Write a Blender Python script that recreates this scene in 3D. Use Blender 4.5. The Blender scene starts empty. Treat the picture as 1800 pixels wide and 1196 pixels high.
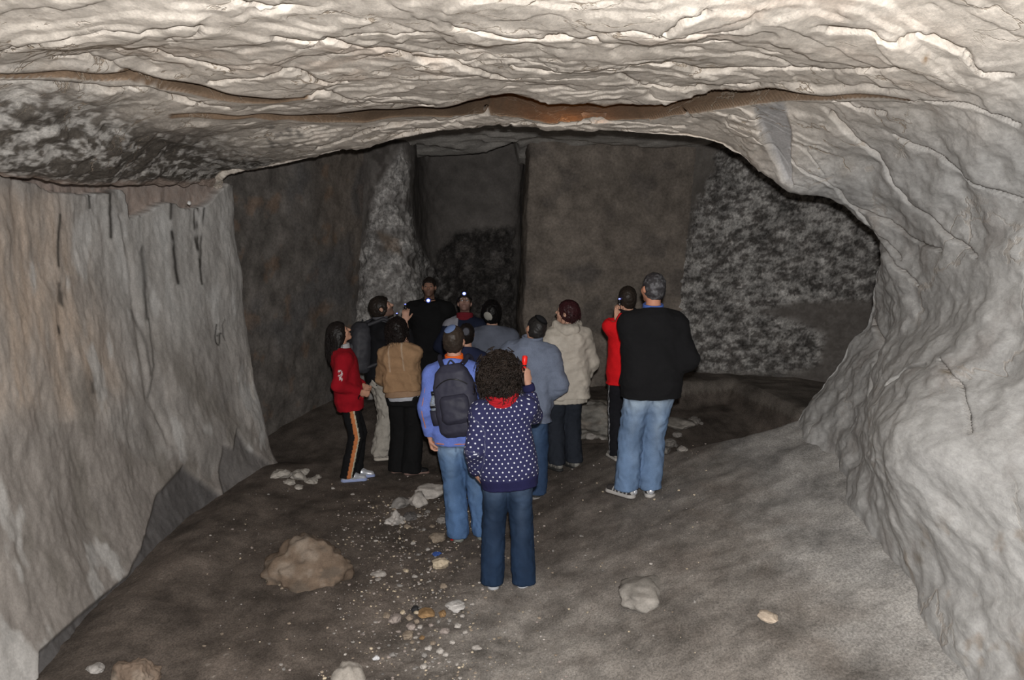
import bpy, math, random
import numpy as np
from mathutils import Vector

# ------------------------------------------------------------------ camera, light, exposure
SC = bpy.context.scene
COL = SC.collection
CAM_Z, PITCH, F = 2.45, math.radians(7.0), 1500.0        # focal length in pixels of the 1800 x 1196 frame
cam_data = bpy.data.cameras.new('camera')
cam_data.sensor_width = 36.0
cam_data.lens = F / 1800.0 * 36.0
cam_data.clip_start = 0.05
cam = bpy.data.objects.new('camera', cam_data)
cam.location = (0, 0, CAM_Z)
cam.rotation_euler = (math.radians(90) - PITCH, 0, 0)
COL.objects.link(cam)
SC.camera = cam

world = bpy.data.worlds.new('cave_dark')
world.use_nodes = True
world.node_tree.nodes['Background'].inputs['Color'].default_value = (0.9, 0.92, 1.0, 1)
world.node_tree.nodes['Background'].inputs['Strength'].default_value = 0.0
SC.world = world

# the photographer's flash, a hand's width above the lens
fl = bpy.data.lights.new('camera_flash_offscreen', 'SPOT')
fl.energy = 1380
fl.color = (1.0, 0.985, 0.97)
fl.shadow_soft_size = 0.03
fl.spot_size = math.radians(116)
fl.spot_blend = 0.9
flo = bpy.data.objects.new('camera_flash_offscreen', fl)
flo.location = (0.03, 0.02, CAM_Z + 0.13)
flo.rotation_euler = (math.radians(90) - PITCH, 0, 0)
COL.objects.link(flo)

SC.view_settings.view_transform = 'Standard'
SC.view_settings.look = 'None'
SC.view_settings.gamma = 1.0
SC.view_settings.use_curve_mapping = False
SC.view_settings.exposure = 0.0

# ------------------------------------------------------------------ pixel <-> place
_c, _s = math.cos(PITCH), math.sin(PITCH)
def ray(px, py):
    a, b = (px - 900.0) / F, (598.0 - py) / F
    return np.array([a, _c + b * _s, -_s + b * _c])
def P(px, py, Y):                      # the point on a pixel's ray at ground distance Y
    d = ray(px, py)
    return np.array([0, 0, CAM_Z]) + d * (Y / d[1])
def project(v):                        # world points (N,3) -> pixels (N,), (N,)
    x, y, z = v[:, 0], v[:, 1], v[:, 2] - CAM_Z
    w = np.maximum(y * _c - z * _s, 0.05)
    return 900 + F * x / w, 598 - F * (y * _s + z * _c) / w

# ------------------------------------------------------------------ noise
_rs = np.random.RandomState(11)
_perm = _rs.permutation(256).astype(np.int32)
_perm = np.concatenate([_perm, _perm, _perm])
_gr = _rs.normal(size=(256, 3)); _gr = (_gr / np.linalg.norm(_gr, axis=1)[:, None]).astype(np.float32)
def perlin(p):
    p = np.asarray(p, np.float32)
    i0 = np.floor(p); f = p - i0; i = i0.astype(np.int32) & 255
    u = f * f * f * (f * (f * 6 - 15) + 10)
    def g(a, b, c):
        h = _perm[_perm[_perm[i[:, 0] + a] + i[:, 1] + b] + i[:, 2] + c]
        q = _gr[h]
        return q[:, 0] * (f[:, 0] - a) + q[:, 1] * (f[:, 1] - b) + q[:, 2] * (f[:, 2] - c)
    def l(a, b, t): return a + (b - a) * t
    x00 = l(g(0, 0, 0), g(1, 0, 0), u[:, 0]); x10 = l(g(0, 1, 0), g(1, 1, 0), u[:, 0])
    x01 = l(g(0, 0, 1), g(1, 0, 1), u[:, 0]); x11 = l(g(0, 1, 1), g(1, 1, 1), u[:, 0])
    return l(l(x00, x10, u[:, 1]), l(x01, x11, u[:, 1]), u[:, 2]) * 1.5
def fbm(p, octv=4, gain=0.5):
    p = np.asarray(p, np.float32); s = 0; a = 1.0
    for o in range(octv):
        s = s + a * perlin(p * (2.0 ** o) + 17.3 * o); a *= gain
    return s
def sst(a, b, x):
    t = np.clip((x - a) / (b - a), 0, 1); return t * t * (3 - 2 * t)
def mixc(c, col, m):
    return c * (1 - m[:, None]) + np.asarray(col, np.float32)[None, :] * m[:, None]
def pl_dist(px, py, pts, widths=None):
    """distance of pixels to a polyline (and the width interpolated along it)"""
    best = np.full(px.shape, 1e9, np.float32); w = np.zeros_like(best)
    for k in range(len(pts) - 1):
        ax, ay = pts[k]; bx, by = pts[k + 1]
        dx, dy = bx - ax, by - ay; L = dx * dx + dy * dy + 1e-9
        t = np.clip(((px - ax) * dx + (py - ay) * dy) / L, 0, 1)
        d = np.hypot(px - ax - t * dx, py - ay - t * dy)
        m = d < best; best = np.where(m, d, best)
        if widths is not None: w = np.where(m, widths[k] + t * (widths[k + 1] - widths[k]), w)
    return best, w
def in_poly(px, py, pts):
    r = np.zeros(px.shape, bool); n = len(pts); j = n - 1
    for i in range(n):
        xi, yi = pts[i]; xj, yj = pts[j]
        if yi != yj:
            r ^= ((yi > py) != (yj > py)) & (px < (xj - xi) * (py - yi) / (yj - yi) + xi)
        j = i
    return r
def soft_poly(px, py, pts, soft):       # 1 inside, 0 outside, blurred over 'soft' pixels
    d, _ = pl_dist(px, py, list(pts) + [pts[0]])
    sd = np.where(in_poly(px, py, pts), d, -d)
    return sst(-soft, soft, sd)

# ------------------------------------------------------------------ meshes
def mesh_np(name, verts, quads, smooth=True, col=None, uv=None):
    verts = np.ascontiguousarray(verts, np.float32); quads = np.ascontiguousarray(quads, np.int32)
    k = quads.shape[1]
    me = bpy.data.meshes.new(name)
    me.vertices.add(len(verts)); me.vertices.foreach_set('co', verts.ravel())
    me.loops.add(quads.size); me.loops.foreach_set('vertex_index', quads.ravel())
    me.polygons.add(len(quads))
    me.polygons.foreach_set('loop_start', np.arange(0, quads.size, k, dtype=np.int32))
    me.polygons.foreach_set('use_smooth', np.full(len(quads), smooth))
    me.update(calc_edges=True)
    if col is not None:
        a = me.attributes.new('Col', 'FLOAT_COLOR', 'POINT')
        c = np.ones((len(verts), 4), np.float32); c[:, :col.shape[1]] = np.clip(col, 0, 1)
        a.data.foreach_set('color', c.ravel())
    if uv is not None:
        l = me.uv_layers.new(name='UVMap')
        l.data.foreach_set('uv', np.ascontiguousarray(uv[quads.ravel()], np.float32).ravel())
    return me
def link(name, me, mat, parent=None):
    o = bpy.data.objects.new(name, me); COL.objects.link(o)
    if mat is not None: me.materials.append(mat)
    if parent is not None: o.parent = parent
    return o
def tag(o, label=None, cat=None, group=None, kind=None):
    if label: o['label'] = label
    if cat: o['category'] = cat
    if group: o['group'] = group
    if kind: o['kind'] = kind
    return o
def grid_quads(R, C, flip=False):
    i = np.arange(R - 1)[:, None] * C + np.arange(C - 1)[None, :]
    q = np.stack([i, i + 1, i + C + 1, i + C], -1).reshape(-1, 4)
    return q[:, ::-1] if flip else q
def cr(ctrl, t):                        # Catmull-Rom along axis 0 at parameters t
    n = len(ctrl); i = np.clip(np.floor(t).astype(int), 0, n - 2); f = (t - i).reshape((-1,) + (1,) * (ctrl.ndim - 1))
    p1, p2 = ctrl[i], ctrl[i + 1]
    p0 = np.where((i > 0).reshape(f.shape), ctrl[np.maximum(i - 1, 0)], 2 * p1 - p2)
    p3 = np.where((i < n - 2).reshape(f.shape), ctrl[np.minimum(i + 2, n - 1)], 2 * p2 - p1)
    return 0.5 * (2 * p1 + (p2 - p0) * f + (2 * p0 - 5 * p1 + 4 * p2 - p3) * f * f + (3 * p1 - p0 - 3 * p2 + p3) * f ** 3)
def loft(ctrl, tr, tc):
    g = cr(np.asarray(ctrl, float), tr)
    return cr(g.transpose(1, 0, 2), tc).transpose(1, 0, 2)
def gnormals(g, toward):
    n = np.cross(np.gradient(g, axis=0), np.gradient(g, axis=1))
    n /= np.linalg.norm(n, axis=2, keepdims=True) + 1e-9
    s = np.sign(np.sum(n * (np.asarray(toward) - g), axis=2, keepdims=True)); s[s == 0] = 1
    s = np.sign(s.sum()) if True else s
    return n * s
def params(n, *segs):                   # segs: (from, to, share): sample parameters with uneven density
    out = []; tot = sum(s[2] for s in segs)
    for a, b, w in segs:
        k = max(2, int(round(n * w / tot))); out.append(np.linspace(a, b, k, endpoint=False))
    out.append(np.array([segs[-1][1]])); return np.concatenate(out)

# ------------------------------------------------------------------ materials
def new_mat(name):
    m = bpy.data.materials.new(name); m.use_nodes = True
    nt = m.node_tree; b = nt.nodes['Principled BSDF']
    return m, nt, b
def N(nt, t, **kw):
    n = nt.nodes.new(t)
    for k, v in kw.items():
        if k in n.inputs: n.inputs[k].default_value = v
        else: setattr(n, k, v)
    return n
def rock_mat(name, bump=0.5, bscale=22.0, fine=60.0, var=0.35, rough=0.92, stretch=(1, 1, 1), dist=0.03, cracks=0.0, cscale=2.0, cstretch=(0.8, 1.3, 1.0)):
    m, nt, b = new_mat(name); L = nt.links.new
    at = N(nt, 'ShaderNodeAttribute', attribute_name='Col')
    tc = N(nt, 'ShaderNodeTexCoord'); mp = N(nt, 'ShaderNodeMapping'); mp.inputs['Scale'].default_value = stretch
    L(tc.outputs['Object'], mp.inputs['Vector'])
    n1 = N(nt, 'ShaderNodeTexNoise', Scale=4.0, Detail=9.0, Roughness=0.65)
    n2 = N(nt, 'ShaderNodeTexNoise', Scale=fine, Detail=5.0, Roughness=0.7)
    n3 = N(nt, 'ShaderNodeTexNoise', Scale=bscale, Detail=12.0, Roughness=0.76)
    for n in (n1, n2, n3): L(mp.outputs['Vector'], n.inputs['Vector'])
    r1 = N(nt, 'ShaderNodeMapRange'); r1.inputs[1].default_value = 0.3; r1.inputs[2].default_value = 0.7
    r1.inputs[3].default_value = 1 - var; r1.inputs[4].default_value = 1 + var
    r2 = N(nt, 'ShaderNodeMapRange'); r2.inputs[1].default_value = 0.3; r2.inputs[2].default_value = 0.7
    r2.inputs[3].default_value = 1 - var; r2.inputs[4].default_value = 1 + var
    L(n1.outputs['Fac'], r1.inputs[0]); L(n2.outputs['Fac'], r2.inputs[0])
    mu = N(nt, 'ShaderNodeMath', operation='MULTIPLY'); L(r1.outputs[0], mu.inputs[0]); L(r2.outputs[0], mu.inputs[1])
    m1 = N(nt, 'ShaderNodeMix', data_type='FLOAT'); m1.inputs[2].default_value = 1.0
    L(at.outputs['Alpha'], m1.inputs[0]); L(mu.outputs[0], m1.inputs[3])
    vm = N(nt, 'ShaderNodeVectorMath', operation='SCALE')
    L(at.outputs['Color'], vm.inputs[0]); L(m1.outputs[0], vm.inputs['Scale'])
    bp = N(nt, 'ShaderNodeBump', Strength=bump, Distance=dist)
    if cracks:                             # hair cracks: thin lines where a warped noise crosses its middle value
        cm = N(nt, 'ShaderNodeMapping'); cm.inputs['Scale'].default_value = cstretch; L(tc.outputs['Object'], cm.inputs['Vector'])
        cn = N(nt, 'ShaderNodeTexNoise', Scale=cscale, Detail=7.0, Roughness=0.55, Distortion=0.4); L(cm.outputs['Vector'], cn.inputs['Vector'])
        sb = N(nt, 'ShaderNodeMath', operation='SUBTRACT'); sb.inputs[1].default_value = 0.5; L(cn.outputs['Fac'], sb.inputs[0])
        ab = N(nt, 'ShaderNodeMath', operation='ABSOLUTE'); L(sb.outputs[0], ab.inputs[0])
        cr_ = N(nt, 'ShaderNodeMapRange'); cr_.inputs[1].default_value = 0.002; cr_.inputs[2].default_value = 0.009; cr_.inputs[3].default_value = 1.0; cr_.inputs[4].default_value = 0.0; L(ab.outputs[0], cr_.inputs[0])
        gm = N(nt, 'ShaderNodeTexNoise', Scale=1.3, Detail=2.0); L(tc.outputs['Object'], gm.inputs['Vector'])
        gr_ = N(nt, 'ShaderNodeMapRange'); gr_.inputs[1].default_value = 0.42; gr_.inputs[2].default_value = 0.58; L(gm.outputs['Fac'], gr_.inputs[0])
        cf = N(nt, 'ShaderNodeMath', operation='MULTIPLY'); L(cr_.outputs[0], cf.inputs[0]); L(gr_.outputs[0], cf.inputs[1])
        cs = N(nt, 'ShaderNodeMath', operation='MULTIPLY'); L(cf.outputs[0], cs.inputs[0]); cs.inputs[1].default_value = cracks
        mx = N(nt, 'ShaderNodeMix', data_type='RGBA'); L(cs.outputs[0], mx.inputs[0]); L(vm.outputs[0], mx.inputs[6]); mx.inputs[7].default_value = (0.32, 0.26, 0.20, 1)
        L(mx.outputs[2], b.inputs['Base Color'])
        hm = N(nt, 'ShaderNodeMath', operation='SUBTRACT'); L(n3.outputs['Fac'], hm.inputs[0]); L(cs.outputs[0], hm.inputs[1]); L(hm.outputs[0], bp.inputs['Height'])
    else:
        L(vm.outputs[0], b.inputs['Base Color']); L(n3.outputs['Fac'], bp.inputs['Height'])
    ms = N(nt, 'ShaderNodeMath', operation='MULTIPLY'); ms.inputs[1].default_value = bump; L(at.outputs['Alpha'], ms.inputs[0]); L(ms.outputs[0], bp.inputs['Strength'])
    L(bp.outputs['Normal'], b.inputs['Normal'])
    b.inputs['Roughness'].default_value = rough; b.inputs['Specular IOR Level'].default_value = 0.15
    return m
def plain(name, col, rough=0.8, metal=0.0, noise=0.0, scale=60.0, bump=0.0, emit=None, strength=0.0, spec=0.3, coat=0.0):
    m, nt, b = new_mat(name); L = nt.links.new
    b.inputs['Base Color'].default_value = (*col, 1); b.inputs['Roughness'].default_value = rough
    b.inputs['Metallic'].default_value = metal; b.inputs['Specular IOR Level'].default_value = spec
    if coat: b.inputs['Coat Weight'].default_value = coat
    tc = N(nt, 'ShaderNodeTexCoord'); n = N(nt, 'ShaderNodeTexNoise', Scale=scale, Detail=6.0, Roughness=0.65)
    L(tc.outputs['Object'], n.inputs['Vector'])
    if noise:
        r = N(nt, 'ShaderNodeMapRange'); r.inputs[1].default_value = 0.3; r.inputs[2].default_value = 0.7
        r.inputs[3].default_value = 1 - noise; r.inputs[4].default_value = 1 + noise
        L(n.outputs['Fac'], r.inputs[0])
        v = N(nt, 'ShaderNodeVectorMath', operation='SCALE'); v.inputs[0].default_value = col
        L(r.outputs[0], v.inputs['Scale']); L(v.outputs[0], b.inputs['Base Color'])
    if bump:
        bp = N(nt, 'ShaderNodeBump', Strength=bump, Distance=0.01); L(n.outputs['Fac'], bp.inputs['Height'])
        L(bp.outputs['Normal'], b.inputs['Normal'])
    if emit:
        b.inputs['Emission Color'].default_value = (*emit, 1); b.inputs['Emission Strength'].default_value = strength
    return m

# ================================================================== THE CAVE
# ------------------------------------------------------------------ floor
def floor_h(x, y, detail=True):
    x = np.asarray(x, float); y = np.asarray(y, float)
    t = x - 0.2
    rise = 0.4 * np.where(t > 0.3, t, np.where(t > -0.3, (t + 0.3) ** 2 / 1.2, 0))
    yc = np.interp(x, [0.2, 1.0, 1.4, 2.0, 2.5, 4], [9.6, 8.6, 7.55, 7.2, 7.05, 7.0])
    far = 0.28 * sst(8.9, 11.0, y) + 0.0 * x
    c = 1 - sst(0, 0.8, y - yc)
    z = rise * c + far * (1 - c * sst(0.2, 1.0, x))
    # pit with a masonry edge in the far right corner
    e1 = (y - 10.86) - (x - 2.16) * 0.436                    # beyond the left-hand face
    e2 = (x - 2.94) * 1.0 + (y - 11.2) * 0.115               # beyond the right-hand face
    ed = np.maximum(e1, e2)
    bench = sst(-0.22, 0.08, ed) * sst(1.7, 2.2, x + 0 * y)
    z = z + (0.55 - z) * bench * sst(9.0, 9.4, y)
    z = z + 0.2 * sst(11.3, 13.5, y) * (1 - bench)
    z = z + 0.9 * (1 - sst(0.3, 3.2, y))
    # trodden hollow along the middle, bank along the left wall
    z = z + 0.10 * np.exp(-((x + 2.45) / 0.3) ** 2) * (1 - sst(8.5, 9.2, y))
    z = z - 0.05 * np.exp(-((x + 0.8) / 0.5) ** 2) * sst(3.0, 5.0, y) * (1 - sst(7.0, 8.5, y))
    return z
def ground(px, py):                     # where a pixel's ray meets the floor
    d = ray(px, py); t = np.linspace(2.5, 15, 5000)
    p = np.array([0, 0, CAM_Z])[None] + d[None] * t[:, None]
    hit = np.nonzero(p[:, 2] <= floor_h(p[:, 0], p[:, 1]))[0]
    return p[hit[0]] if len(hit) else p[-1]

def make_floor():
    xs = np.concatenate([np.linspace(-4.2, -3.0, 20, endpoint=False), np.linspace(-3.0, 3.2, 430, endpoint=False), np.linspace(3.2, 6.0, 50)])
    ys = np.concatenate([np.linspace(-2, 3.0, 40, endpoint=False), np.geomspace(3.0, 14.4, 430)])
    X, Y = np.meshgrid(xs, ys)
    v = np.stack([X.ravel(), Y.ravel(), floor_h(X.ravel(), Y.ravel())], 1)
    q = np.stack([v[:, 0], v[:, 1], 0 * v[:, 0]], 1)
    rough = fbm(q * 1.3, 3) * (0.03 - 0.014 * sst(0, 1, v[:, 0])) + fbm(q * np.array([6, 3, 6]) + 5, 4) * 0.008 + perlin(q * np.array([34, 18, 1])) * 0.0025
    path = np.exp(-((v[:, 0] + 0.55 + 0.1 * v[:, 1] - 0.5) / 0.55) ** 2)
    rough += np.maximum(fbm(q * np.array([16, 10, 16]) + 9, 3), 0) * 0.014 * path
    rough -= 0.02 * np.abs(perlin(np.stack([q[:, 0] * 2 + q[:, 1] * 1.2, q[:, 1] * 3 - q[:, 0], q[:, 2]], 1))) * sst(0.2, 1.5, v[:, 0])
    v[:, 2] += rough
    px, py = project(v)
    n = fbm(q * 0.9 + 3, 4); n2 = fbm(q * 5 + 40, 4)
    c = np.tile(np.array([[0.130, 0.108, 0.092]], np.float32), (len(v), 1))       # brown soil
    c *= (1 + 0.25 * n + 0.22 * n2)[:, None]
    grey = sst(-0.25, 1.7, v[:, 0] + 0.35 * n) * (1 - sst(7.6, 8.8, v[:, 1] + 0.3 * n))
    c = mixc(c, (0.275, 0.255, 0.232), grey * (0.75 + 0.3 * np.clip(n2, -1, 1)))
    pale = sst(1.35, 2.1, v[:, 0] + 0.4 * n + 0.1 * n2) * (1 - sst(7.3, 8.0, v[:, 1]))
    c = mixc(c, (0.34, 0.33, 0.315), pale * 0.9)
    dust = np.exp(-((v[:, 0] - 0.1) / 0.65) ** 2) * (1 - sst(4.6, 6.8, v[:, 1])) * (0.8 + 0.5 * n2)
    c = mixc(c, (0.36, 0.335, 0.305), np.clip(dust, 0, 0.8))
    streak = sst(0.1, 0.6, fbm(np.stack([q[:, 0] * 1.2 - q[:, 1] * 0.9, q[:, 1] * 1.5 + q[:, 0] * 3.2, q[:, 2]], 1) + 70, 4))
    c = mixc(c, (0.17, 0.145, 0.125), 0.55 * streak * grey * (1 - pale))
    specks = sst(0.55, 0.8, perlin(q * 26)) * sst(-0.1, 0.4, n + n2)
    c = mixc(c, (0.42, 0.38, 0.33), 0.55 * specks * (1 - sst(8, 9, v[:, 1])))
    bench = (v[:, 1] > 9.2) & (v[:, 0] > 1.9) & (v[:, 2] >= 0.42)
    c = mixc(c, (0.21, 0.185, 0.16), bench * 0.8)
    me = mesh_np('floor', v, grid_quads(len(ys), len(xs)), True, c)
    o = link('floor', me, rock_mat('earth_floor', 0.8, 55, 95, 0.46, stretch=(1, 0.6, 1), dist=0.010))
    tag(o, 'trodden brown and grey earth floor of the cave', kind='structure')
make_floor()

# ------------------------------------------------------------------ left wall: plaster over rock
TOP_EDGE = [(-400, 300), (0, 306), (60, 322), (90, 338), (150, 342), (214, 333), (221, 340), (227, 384), (255, 374), (292, 354),
            (322, 368), (356, 362), (378, 342), (398, 322), (420, 334), (520, 334)]
def make_left_wall():
    base = [(-2.55, -1.5), (-2.5, 1.2), (-2.55, 3.2), (-2.57, 4.47), (-2.70, 5.66), (-2.75, 6.65), (-2.66, 7.8), (-2.47, 8.62), (-2.52, 8.86), (-2.85, 9.02), (-3.5, 9.1)]
    zs = [-0.35, 0.0, 0.25, 0.7, 1.3, 2.0, 2.6, 3.1]
    off = [0.06, 0.0, -0.09, -0.19, -0.28, -0.34, -0.38, -0.40]
    ctrl = [[(x + o, y + (0.03 if i > 7 else 0), z) for i, (x, y) in enumerate(base)] for z, o in zip(zs, off)]
    tr = params(330, (0, 7, 1.0)); tc = params(560, (0, 2, 0.1), (2, 7, 1.0), (7, 8, 0.25), (8, 10, 0.12))
    g = loft(ctrl, tr, tc); n = gnormals(g, (0, 4, 1.2)); v = g.reshape(-1, 3); n = n.reshape(-1, 3)
    px, py = project(v)
    d = fbm(v * 0.8 + 2, 3) * 0.05 + fbm(v * np.array([1, 1, 0.5]) * 4, 4) * 0.012 + fbm(v * 14, 3) * 0.004
    te = np.interp(px, [p[0] for p in TOP_EDGE], [p[1] for p in TOP_EDGE]) + 4 * perlin(v * 12)
    vis = v[:, 1] < 9.0
    above = sst(-1.5, 1.5, te - py) * vis                      # bare rock above the plaster's broken edge
    d -= 0.10 * above
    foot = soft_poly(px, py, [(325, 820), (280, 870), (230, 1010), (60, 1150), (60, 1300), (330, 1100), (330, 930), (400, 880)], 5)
    patch = soft_poly(px, py, [(418, 755), (440, 790), (478, 815), (500, 860), (400, 900), (385, 830), (390, 785), (408, 790)], 4)
    d -= 0.03 * foot + 0.025 * patch
    fold = pl_dist(px, py, [(210, 380), (232, 480), (250, 610), (262, 690), (300, 780)])[0]
    d -= 0.015 * np.exp(-(fold / 5) ** 2)
    v = v + n * d[:, None]
    # colours: grey plaster, warm stained end, darker foot, drips
    n1 = fbm(v * 0.9 + 20, 4); n2 = fbm(v * np.array([1.0, 1.0, 0.35]) * 5, 5); n3 = fbm(v * 16, 3)
    c = np.tile(np.array([[0.40, 0.375, 0.35]], np.float32), (len(v), 1)) * (1 + 0.16 * n1 + 0.22 * n2)[:, None]
    c = mixc(c, (0.50, 0.49, 0.47), 0.75 * soft_poly(px, py, [(140, 330), (440, 320), (450, 560), (330, 620), (200, 520), (150, 480)], 60) * (0.7 + 0.6 * np.clip(n2 + n1, -1, 1)))
    warm = soft_poly(px, py, [(-500, 300), (90, 340), (150, 480), (210, 680), (130, 740), (-500, 760)], 40)
    c = mixc(c, (0.50, 0.41, 0.335), warm * (0.65 + 0.35 * np.clip(n2 * 2, -1, 1)))
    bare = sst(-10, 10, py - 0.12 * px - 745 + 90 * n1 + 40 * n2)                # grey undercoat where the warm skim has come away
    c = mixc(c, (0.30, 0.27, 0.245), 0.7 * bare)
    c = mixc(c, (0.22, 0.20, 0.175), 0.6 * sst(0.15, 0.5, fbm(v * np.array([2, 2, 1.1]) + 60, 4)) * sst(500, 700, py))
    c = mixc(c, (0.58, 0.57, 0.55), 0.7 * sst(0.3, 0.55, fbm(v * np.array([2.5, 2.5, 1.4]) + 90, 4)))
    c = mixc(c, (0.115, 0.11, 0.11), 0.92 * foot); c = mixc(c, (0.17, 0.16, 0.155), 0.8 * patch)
    for pts, w, k in [([(103, 378), (103, 420), (105, 468)], 2.0, .8), ([(190, 335), (191, 372), (194, 418)], 2.2, .9), ([(152, 342), (154, 366)], 2, .8),
                   ([(248, 430), (252, 470), (257, 520), (262, 560)], 3.0, .65), ([(294, 356), (295, 385)], 2, .8), ([(297, 408), (303, 450), (310, 498)], 2.4, .9),
                   ([(338, 368), (341, 410), (345, 440)], 1.8, .8), ([(344, 366), (346, 420), (348, 462), (352, 500)], 1.8, .85), ([(356, 366), (352, 420), (349, 470)], 1.4, .8),
                   ([(107, 500), (109, 530)], 4, .5), ([(112, 515), (114, 535)], 3, .6), ([(107, 575), (109, 585)], 3, .8), ([(265, 560), (272, 640), (266, 700)], 1.3, .6),
                   ([(125, 620), (126, 650)], 3, .4), ([(160, 650), (162, 690)], 3, .5), ([(235, 545), (258, 600), (268, 660)], 2, .45),
                   ([(382, 571), (379, 590), (380, 603), (384, 607), (387, 604), (387, 589)], 1.1, .85), ([(383, 590), (390, 586)], 1.1, .85), ([(398, 562), (393, 572), (394, 590), (397, 598)], 1.0, .6)]:
        dd, _ = pl_dist(px, py, pts)
        if k < .86 and len(pts) > 4: br = 1
        else: br = sst(-0.6, -0.15, perlin(v * np.array([9, 9, 7]) + 5))
        c = mixc(c, (0.05, 0.045, 0.04), min(1, k * 1.15) * np.exp(-(dd / (w * 1.25)) ** 2) * (br if w > 1.2 else 1))
    seam = pl_dist(px, py, [(415, 330), (424, 400), (428, 470), (434, 560), (441, 640), (448, 700)])[0]
    c = mixc(c, (0.62, 0.58, 0.52), 0.6 * np.exp(-(seam / 2.2) ** 2))
    c = mixc(c, np.array([0.36, 0.285, 0.245]), above * (0.85 + 0.2 * np.clip(n3, -1, 1)))
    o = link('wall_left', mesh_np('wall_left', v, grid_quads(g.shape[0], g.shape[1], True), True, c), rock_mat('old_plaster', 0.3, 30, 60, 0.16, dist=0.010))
    tag(o, 'grey lime-plastered cave wall with dark drip stains and broken upper edge', kind='structure')
make_left_wall()

# ------------------------------------------------------------------ ceiling running down into the right wall, with the arch lip
SLOT_A = ([(-300, 132), (0, 138), (60, 144), (120, 143), (190, 148), (235, 148), (290, 161), (350, 162), (400, 164), (480, 167), (540, 161)], [4, 4.5, 4, 3.5, 4.5, 4, 6, 6, 5, 5, 1])
SLOT_B = ([(300, 207), (370, 204), (440, 202), (520, 210), (590, 216), (640, 214), (700, 208), (760, 197), (830, 188), (890, 187), (940, 193), (1000, 197), (1060, 204), (1130, 203),
           (1190, 196), (1250, 187), (1310, 181), (1380, 179), (1440, 183), (1500, 178), (1600, 174)],
          [1.5, 3, 3.5, 5, 5.5, 7, 7, 9, 11, 14, 14, 14, 13, 13, 12, 12, 10, 8, 4, 3, 1])
CRACKS = [([(200, 78), (225, 92), (260, 96), (300, 110), (340, 115), (375, 123), (400, 124)], 2.0), ([(100, 117), (160, 124), (230, 143)], 1.4), ([(0, 152), (80, 157), (120, 158), (170, 162), (260, 168), (300, 178), (340, 180), (400, 188)], 2.2),
          ([(410, 8), (460, 22), (510, 30)], 1.4), ([(480, 66), (530, 74), (590, 76), (640, 92), (700, 104), (740, 118), (790, 121), (840, 128), (890, 142)], 2.0), ([(370, 150), (420, 138), (470, 131), (510, 124), (560, 140), (610, 150)], 1.3),
          ([(540, 160), (580, 163), (620, 175), (650, 182), (700, 188), (760, 182)], 2.2), ([(800, 52), (860, 56), (940, 68), (990, 58), (1050, 54)], 1.8), ([(1165, 38), (1200, 18), (1245, 10)], 2.0), ([(1240, 78), (1285, 76)], 1.4),
          ([(900, 120), (960, 130), (1010, 125), (1080, 120), (1130, 118), (1180, 122), (1240, 138), (1310, 135), (1400, 132), (1460, 134), (1530, 118), (1600, 104)], 1.8), ([(1460, 48), (1530, 46), (1580, 60), (1620, 50), (1700, 78), (1740, 116), (1790, 120)], 2.0),
          ([(1090, 140), (1130, 158), (1200, 168), (1260, 160), (1330, 165)], 1.3), ([(1460, 190), (1500, 205), (1550, 208)], 1.3), ([(1455, 212), (1490, 242), (1520, 270), (1550, 300), (1600, 360), (1640, 380), (1680, 420), (1720, 450)], 2.4),
          ([(1390, 262), (1425, 300), (1460, 320), (1500, 360), (1560, 400), (1610, 430), (1660, 440)], 1.8), ([(1560, 250), (1640, 280), (1720, 320), (1800, 350)], 1.4), ([(1600, 180), (1700, 185), (1760, 200), (1800, 215)], 1.6),
          ([(1520, 560), (1527, 600), (1530, 650), (1534, 700)], 2.0), ([(1690, 640), (1730, 700), (1745, 780)], 1.4), ([(1660, 655), (1625, 662), (1600, 690)], 2.2), ([(1430, 905), (1425, 925), (1432, 940)], 1.6),
          ([(560, 258), (640, 236), (720, 222), (800, 214), (860, 200)], 1.5), ([(880, 222), (960, 214), (1040, 216), (1120, 226), (1200, 232)], 1.4), ([(1540, 430), (1570, 470), (1600, 500)], 1.5), ([(1500, 360), (1540, 420), (1575, 455)], 1.5)]
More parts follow.
